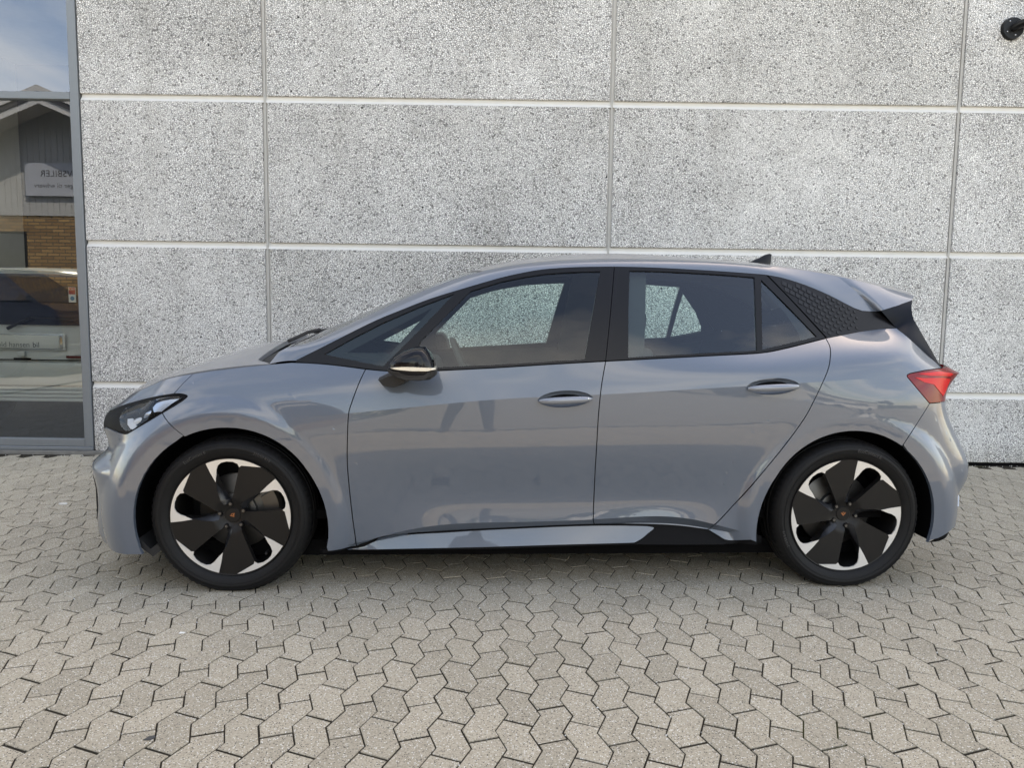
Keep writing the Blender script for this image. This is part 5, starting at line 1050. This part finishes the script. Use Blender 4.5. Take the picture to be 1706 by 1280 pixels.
for s in (-1,1):
    def slab(name,y0_,y1_,dz0,dz1,mat,x1_=W2+.5):
        V=[];
        for y in (y0_,y1_): V+=[(0,y,RZ+dz0),(s*x1_,y,RZ+dz0-x1_*TS),(s*x1_,y,RZ+dz1-x1_*TS),(0,y,RZ+dz1)]
        bm=bmesh.new(); v=[bm.verts.new(q) for q in V]
        for f in ((0,1,2,3),(7,6,5,4),(0,4,5,1),(1,5,6,2),(2,6,7,3),(3,7,4,0)): bm.faces.new([v[k] for k in f])
        return bmobj(name,bm,mat,fac)
    slab('soffit',-.02,.60,-.10,-.07,M['barge']); slab('barge_board',.60,.64,-.17,.02,M['barge']); slab('upper_barge_board',.64,.68,.05,.16,M['barge']); slab('roof_slope',-9,.66,-.05,.05,M['roof_sheet'])
wn_=box('window',-1.75,-.80,-.02,.012,1.1,2.63,M['van_glass'],fac); box('window_frame',-1.80,-.75,-.01,.006,1.05,2.68,M['black_satin'],fac)
sg_=tag(empty('sign',(-8.35,-6.64,3.68)),'grey wall sign with black lettering, mirrored in the showroom window','sign')
M['sign']=simple('sign_grey',(.40,.42,.45),.5,vary=.03)
box('sign_board',-1.32,1.32,0,.03,-.315,.32,M['sign'],sg_)
for body,size,z,xe in (('ERHVERVSBILER',.175,.06,-1.02),('Løsninger til erhverv',.125,-.155,-1.15)):
    Vt,Ft=text_mesh(body,size,0,'RIGHT',1.05); meshobj('sign_lettering',np.stack([xe-Vt[:,0],np.full(len(Vt),.033),Vt[:,1]+z],1),[f for f in Ft],M['text_dark'],sg_)
# hedge and trees closing the yard
def mat_leaf(nm,a,b):
    t=NT(nm); c=t.coord(); n=t.noise(c,2.5,5,.7); return t.done(t.prin(t.mix(n,a,b),.7,0,.3))
M['leaf']=mat_leaf('foliage',(.035,.060,.018),(.085,.11,.035)); M['bark']=simple('bark',(.09,.07,.05),.9,vary=.3)
def leafcloud(n,fn,size):
    V=[];F=[]
    for k in range(n):
        c=np.array(fn()); a=rng.normal(size=3); a/=np.linalg.norm(a); b=np.cross(a,rng.normal(size=3)); b/=np.linalg.norm(b); s=size*rng.uniform(.6,1.4); o=len(V)
        V+=[c-a*s,c+b*s*.6,c+a*s,c-b*s*.6]; F.append((o,o+1,o+2,o+3))
    return V,F
hd=tag(meshobj('hedge',*leafcloud(9000,lambda:(rng.uniform(-60,70),-44+rng.normal()*.5,abs(rng.normal())*0+rng.uniform(0,2.3+.5*math.sin(rng.uniform(0,9)))),.35),M['leaf']),'long green hedge along the far side of the yard, reflected in the car doors','hedge')
TR=[(-34,-52,8.5),(-20,-50,6.5),(3,-54,9.0),(12,-50,6.0),(31,-56,10),(44,-50,7.5)]
LB=['leftmost tall','short left-hand','tall central','short central','tallest right-hand','rightmost']
for (x,y,h),lb in zip(TR,LB):
    t_=tag(empty('tree',(x,y,0)),f'{lb} leafy tree beyond the hedge, only seen as a reflection','tree',group='trees beyond the hedge')
    bm=bmesh.new(); tube(bm,[(0,0,0),(.1,0,h*.3),(-.1,.1,h*.55),(.1,0,h*.8)],[.28,.2,.13,.05],8)
    for a in range(5): t2=a*1.3; tube(bm,[(0,0,h*(.3+.08*a)),(math.cos(t2)*h*.2,math.sin(t2)*h*.2,h*(.45+.08*a))],[.1,.03],6)
    bmobj('trunk',bm,M['bark'],t_,True)
    cl_=[(rng.normal()*h*.17,rng.normal()*h*.17,h*rng.uniform(.42,.92)) for _ in range(9)]
    def fn():
        c=cl_[rng.integers(9)]; return (c[0]+rng.normal()*h*.09,c[1]+rng.normal()*h*.09,c[2]+rng.normal()*h*.07)
    meshobj('crown',*leafcloud(2200,fn,.26),M['leaf'],t_)
# low workshop across the yard
ws_=tag(empty('workshop',(22,-40,0)),'low pale workshop across the yard, only seen as a reflection','building')
M['pale']=simple('pale_render',(.55,.54,.50),.8,vary=.08)
box('wall',-9,9,-5,0,0,3.6,M['pale'],ws_); box('roof',-9.3,9.3,-5.3,.3,3.6,3.9,M['roof_sheet'],ws_)
for k in range(4): w_=box('window',-7.5+4*k,-5.5+4*k,-.02,.03,1,2.4,M['van_glass'],ws_); 
# parked cars along the hedge
def parked(x,y,col,rz,label):
    c=tag(empty('parked_car',(x,y,-.022),rz),label,'car',group='cars parked across the yard')
    m=simple('paint_'+label.split()[0],col,.25,0,.5,.8,vary=.02)
    side=[(-2.15,.30),(-2.2,.55),(-2.05,.80),(-1.2,.95),(1.9,.98),(2.1,.85),(2.15,.40),(2.05,.28)]
    def prism(name,pr,w0,w1,mat):
        bm=bmesh.new(); zs=[q[1] for q in pr]; z0_,z1_=min(zs),max(zs); a=[];b=[]
        for X,Z in pr:
            w=w0+(w1-w0)*(Z-z0_)/(z1_-z0_); a.append(bm.verts.new((X,-w,Z))); b.append(bm.verts.new((X,w,Z)))
        bm.faces.new(a); bm.faces.new(b[::-1])
        for k in range(len(pr)): bm.faces.new((a[k],a[(k+1)%len(pr)],b[(k+1)%len(pr)],b[k]))
        bmesh.ops.bevel(bm,geom=list(bm.edges),offset=.05,segments=2,affect='EDGES'); return bmobj(name,bm,mat,c,True)
    prism('body',side,.88,.86,m); prism('glasshouse',[(-1.25,.94),(-.45,1.40),(1.2,1.42),(1.85,.96)],.84,.64,M['van_glass']); prism('roof',[(-.50,1.385),(-.4,1.45),(1.1,1.47),(1.22,1.40)],.66,.62,m)
    for sx in (-1.35,1.3):
        for sy in (-.8,.8):
            bm=bmesh.new(); bmesh.ops.create_cone(bm,cap_ends=True,segments=24,radius1=.32,radius2=.32,depth=.2)
            for v in bm.verts: v.co=Vector((sx+v.co.x,sy+v.co.z,.32+v.co.y))
            w_=bmobj('wheel',bm,M['rubber'],c,True)
parked(-8,-24,(.70,.71,.72),.05,'white hatchback parked across the yard, reflected in the front door'); parked(3.5,-25,(.72,.72,.72),-.04,'silver saloon parked mid-yard, reflected in the doors'); parked(9.5,-24.5,(.02,.022,.03),.03,'dark saloon parked across the yard, reflected in the rear door'); parked(16.5,-25,(.75,.75,.74),0,'pale estate parked farthest right across the yard, seen in reflection')
parked(-10.6,-5.35,(.012,.015,.028),0,'dark-windowed navy van parked before the gabled building, mirrored in the showroom window')
bpy.data.objects[[o.name for o in bpy.data.objects if o.get('label','').startswith('dark-windowed')][0]].scale=(1.3,1.0,1.32)
# ---- the photographer, standing behind the camera and showing as a dark shape in the front door
def skinned(name,J,E2,Rd,mat,parent=None):
    me=bpy.data.meshes.new(name); me.from_pydata(J,E2,[]); o=bpy.data.objects.new(name,me); COL.objects.link(o)
    sm=o.modifiers.new('skin','SKIN'); sd=me.skin_vertices[0].data if len(me.skin_vertices) else None
    if sd is None:
        bm=bmesh.new(); bm.from_mesh(me); bm.verts.layers.skin.verify(); bm.to_mesh(me); bm.free(); sd=me.skin_vertices[0].data
    for k,r_ in enumerate(Rd): sd[k].radius=(r_,r_); sd[k].use_root=(k==0)
    o.modifiers.new('sub','SUBSURF').levels=2; o.modifiers['sub'].render_levels=2
    dg=bpy.context.evaluated_depsgraph_get(); dg.update(); m2=bpy.data.meshes.new_from_object(o.evaluated_get(dg)); bpy.data.objects.remove(o,do_unlink=True)
    m2.materials.clear(); m2.materials.append(mat); m2.polygons.foreach_set('use_smooth',[True]*len(m2.polygons)); return link(bpy.data.objects.new(name,m2),parent)
M['clothes']=simple('dark_clothing',(.025,.028,.035),.85,vary=.15); M['skin']=simple('skin',(.45,.27,.20),.55,vary=.05); M['hair']=simple('hair',(.05,.035,.02),.7,vary=.2)
px_,py_=-.12,-4.55
J=[(px_,py_,.95),(px_,py_-.01,1.15),(px_,py_,1.38),(px_,py_+.02,1.50),(px_,py_+.04,1.57)]; Rd=[.15,.135,.15,.075,.06]; E2=[(0,1),(1,2),(2,3),(3,4)]
for s in (-1,1):
    b=len(J); J+=[(px_+s*.20,py_,1.42),(px_+s*.36,py_+.06,1.20),(px_+s*.13,py_+.27,1.20),(px_+s*.09,py_+.33,1.21),(px_+s*.11,py_,.86),(px_+s*.17,py_+.02,.48),(px_+s*.20,py_,.09),(px_+s*.23,py_+.14,.045)]
    Rd+=[.075,.052,.036,.034,.105,.068,.045,.045]; E2+=[(2,b),(b,b+1),(b+1,b+2),(b+2,b+3),(0,b+4),(b+4,b+5),(b+5,b+6),(b+6,b+7)]
per=tag(empty('person',(0,0,0)),'person in dark clothes taking the picture, reflected in the front door','person')
skinned('clothed_body',J,E2,Rd,M['clothes'],per)
hd_=skinned('head',[(px_,py_+.05,1.56),(px_,py_+.06,1.64),(px_,py_+.06,1.72),(px_,py_+.05,1.77)],[(0,1),(1,2),(2,3)],[.06,.085,.088,.055],M['skin'],per)
skinned('hair',[(px_,py_+.02,1.66),(px_,py_+.03,1.74),(px_,py_+.04,1.79)],[(0,1),(1,2)],[.085,.094,.06],M['hair'],hd_)
for s in (-1,1):
    hx_=px_+s*.085
    hb=skinned('hand',[(hx_,py_+.33,1.21),(hx_,py_+.37,1.225)],[(0,1)],[.030,.032],M['skin'],per)
    for k in range(4): skinned('finger',[(hx_-s*.005,py_+.37,1.245-.018*k),(hx_-s*.012,py_+.395,1.25-.018*k),(hx_-s*.035,py_+.40,1.25-.018*k)],[(0,1),(1,2)],[.009,.0085,.008],M['skin'],hb)
    skinned('thumb',[(hx_,py_+.35,1.235),(hx_-s*.025,py_+.365,1.25),(hx_-s*.045,py_+.375,1.252)],[(0,1),(1,2)],[.011,.010,.009],M['skin'],hb)
# ---- small litter on the paving
def scrap(name,loc,pts,h,mat,label,cat_):
    bm=bmesh.new(); f=bm.faces.new([bm.verts.new((x,y,.001)) for x,y in pts]); r_=bmesh.ops.extrude_face_region(bm,geom=[f])
    for v in r_['geom']:
        if isinstance(v,bmesh.types.BMVert): v.co.z+=h*random.uniform(.5,1.0)
    o=bmobj(name,bm,mat); o.location=loc; return tag(o,label,cat_)
M['scrap_white']=simple('white_litter',(.75,.75,.73),.7,vary=.05); M['scrap_dark']=simple('dark_leaf',(.05,.05,.05),.7,vary=.2)
scrap('paper_scrap',(-2.914,.447,0),[(-.024,-.006),(.015,-.008),(.026,.001),(.020,.009),(-.018,.008)],.008,M['scrap_white'],'small white scrap lying on the pavers left of the front bumper','litter')
scrap('paper_scrap',(-1.368,-1.377,0),[(-.010,-.004),(.008,-.005),(.011,.004),(-.008,.006)],.004,M['scrap_white'],'tiny white fleck on the pavers below the front wheel','litter')
scrap('leaf_scrap',(-1.152,-2.077,0),[(-.016,-.010),(.004,-.010),(.014,.004),(.006,.014),(-.008,.008)],.003,M['scrap_dark'],'dark leaf scrap on the pavers at lower left','litter')

# fine pale grit in the joints and along the wall foot
V=[];F=[]
for k in range(520):
    if k<300:
        i=int(rng.integers(-40,45)); ph=rng.uniform(-26,9); x,y=edge(i,ph) if rng.random()<.6 else (edge(i,2*int(ph/2)+.34)[0]+rng.uniform(0,.08),edge(i,2*int(ph/2)+.5)[1]); z=-.003
    else: x,y,z=rng.uniform(-5,6),YW-.01-abs(rng.normal())*.05,.0
    s=rng.uniform(.0015,.0042); o=len(V); V+=[(x+s,y,z),(x-s*.9,y+s*.3,z),(x,y+s,z+s*.4),(x+.2*s,y-s,z+.2*s),(x,y,z+s*1.2),(x,y,z-s)]
    F+=[tuple(o+m for m in t) for t in ((0,2,4),(2,1,4),(1,3,4),(3,0,4),(2,0,5),(1,2,5),(3,1,5),(0,3,5))]
tag(meshobj('grit',V,F,M['scrap_white']),'pale grit scattered in the paving joints and along the wall foot','grit',kind='stuff')
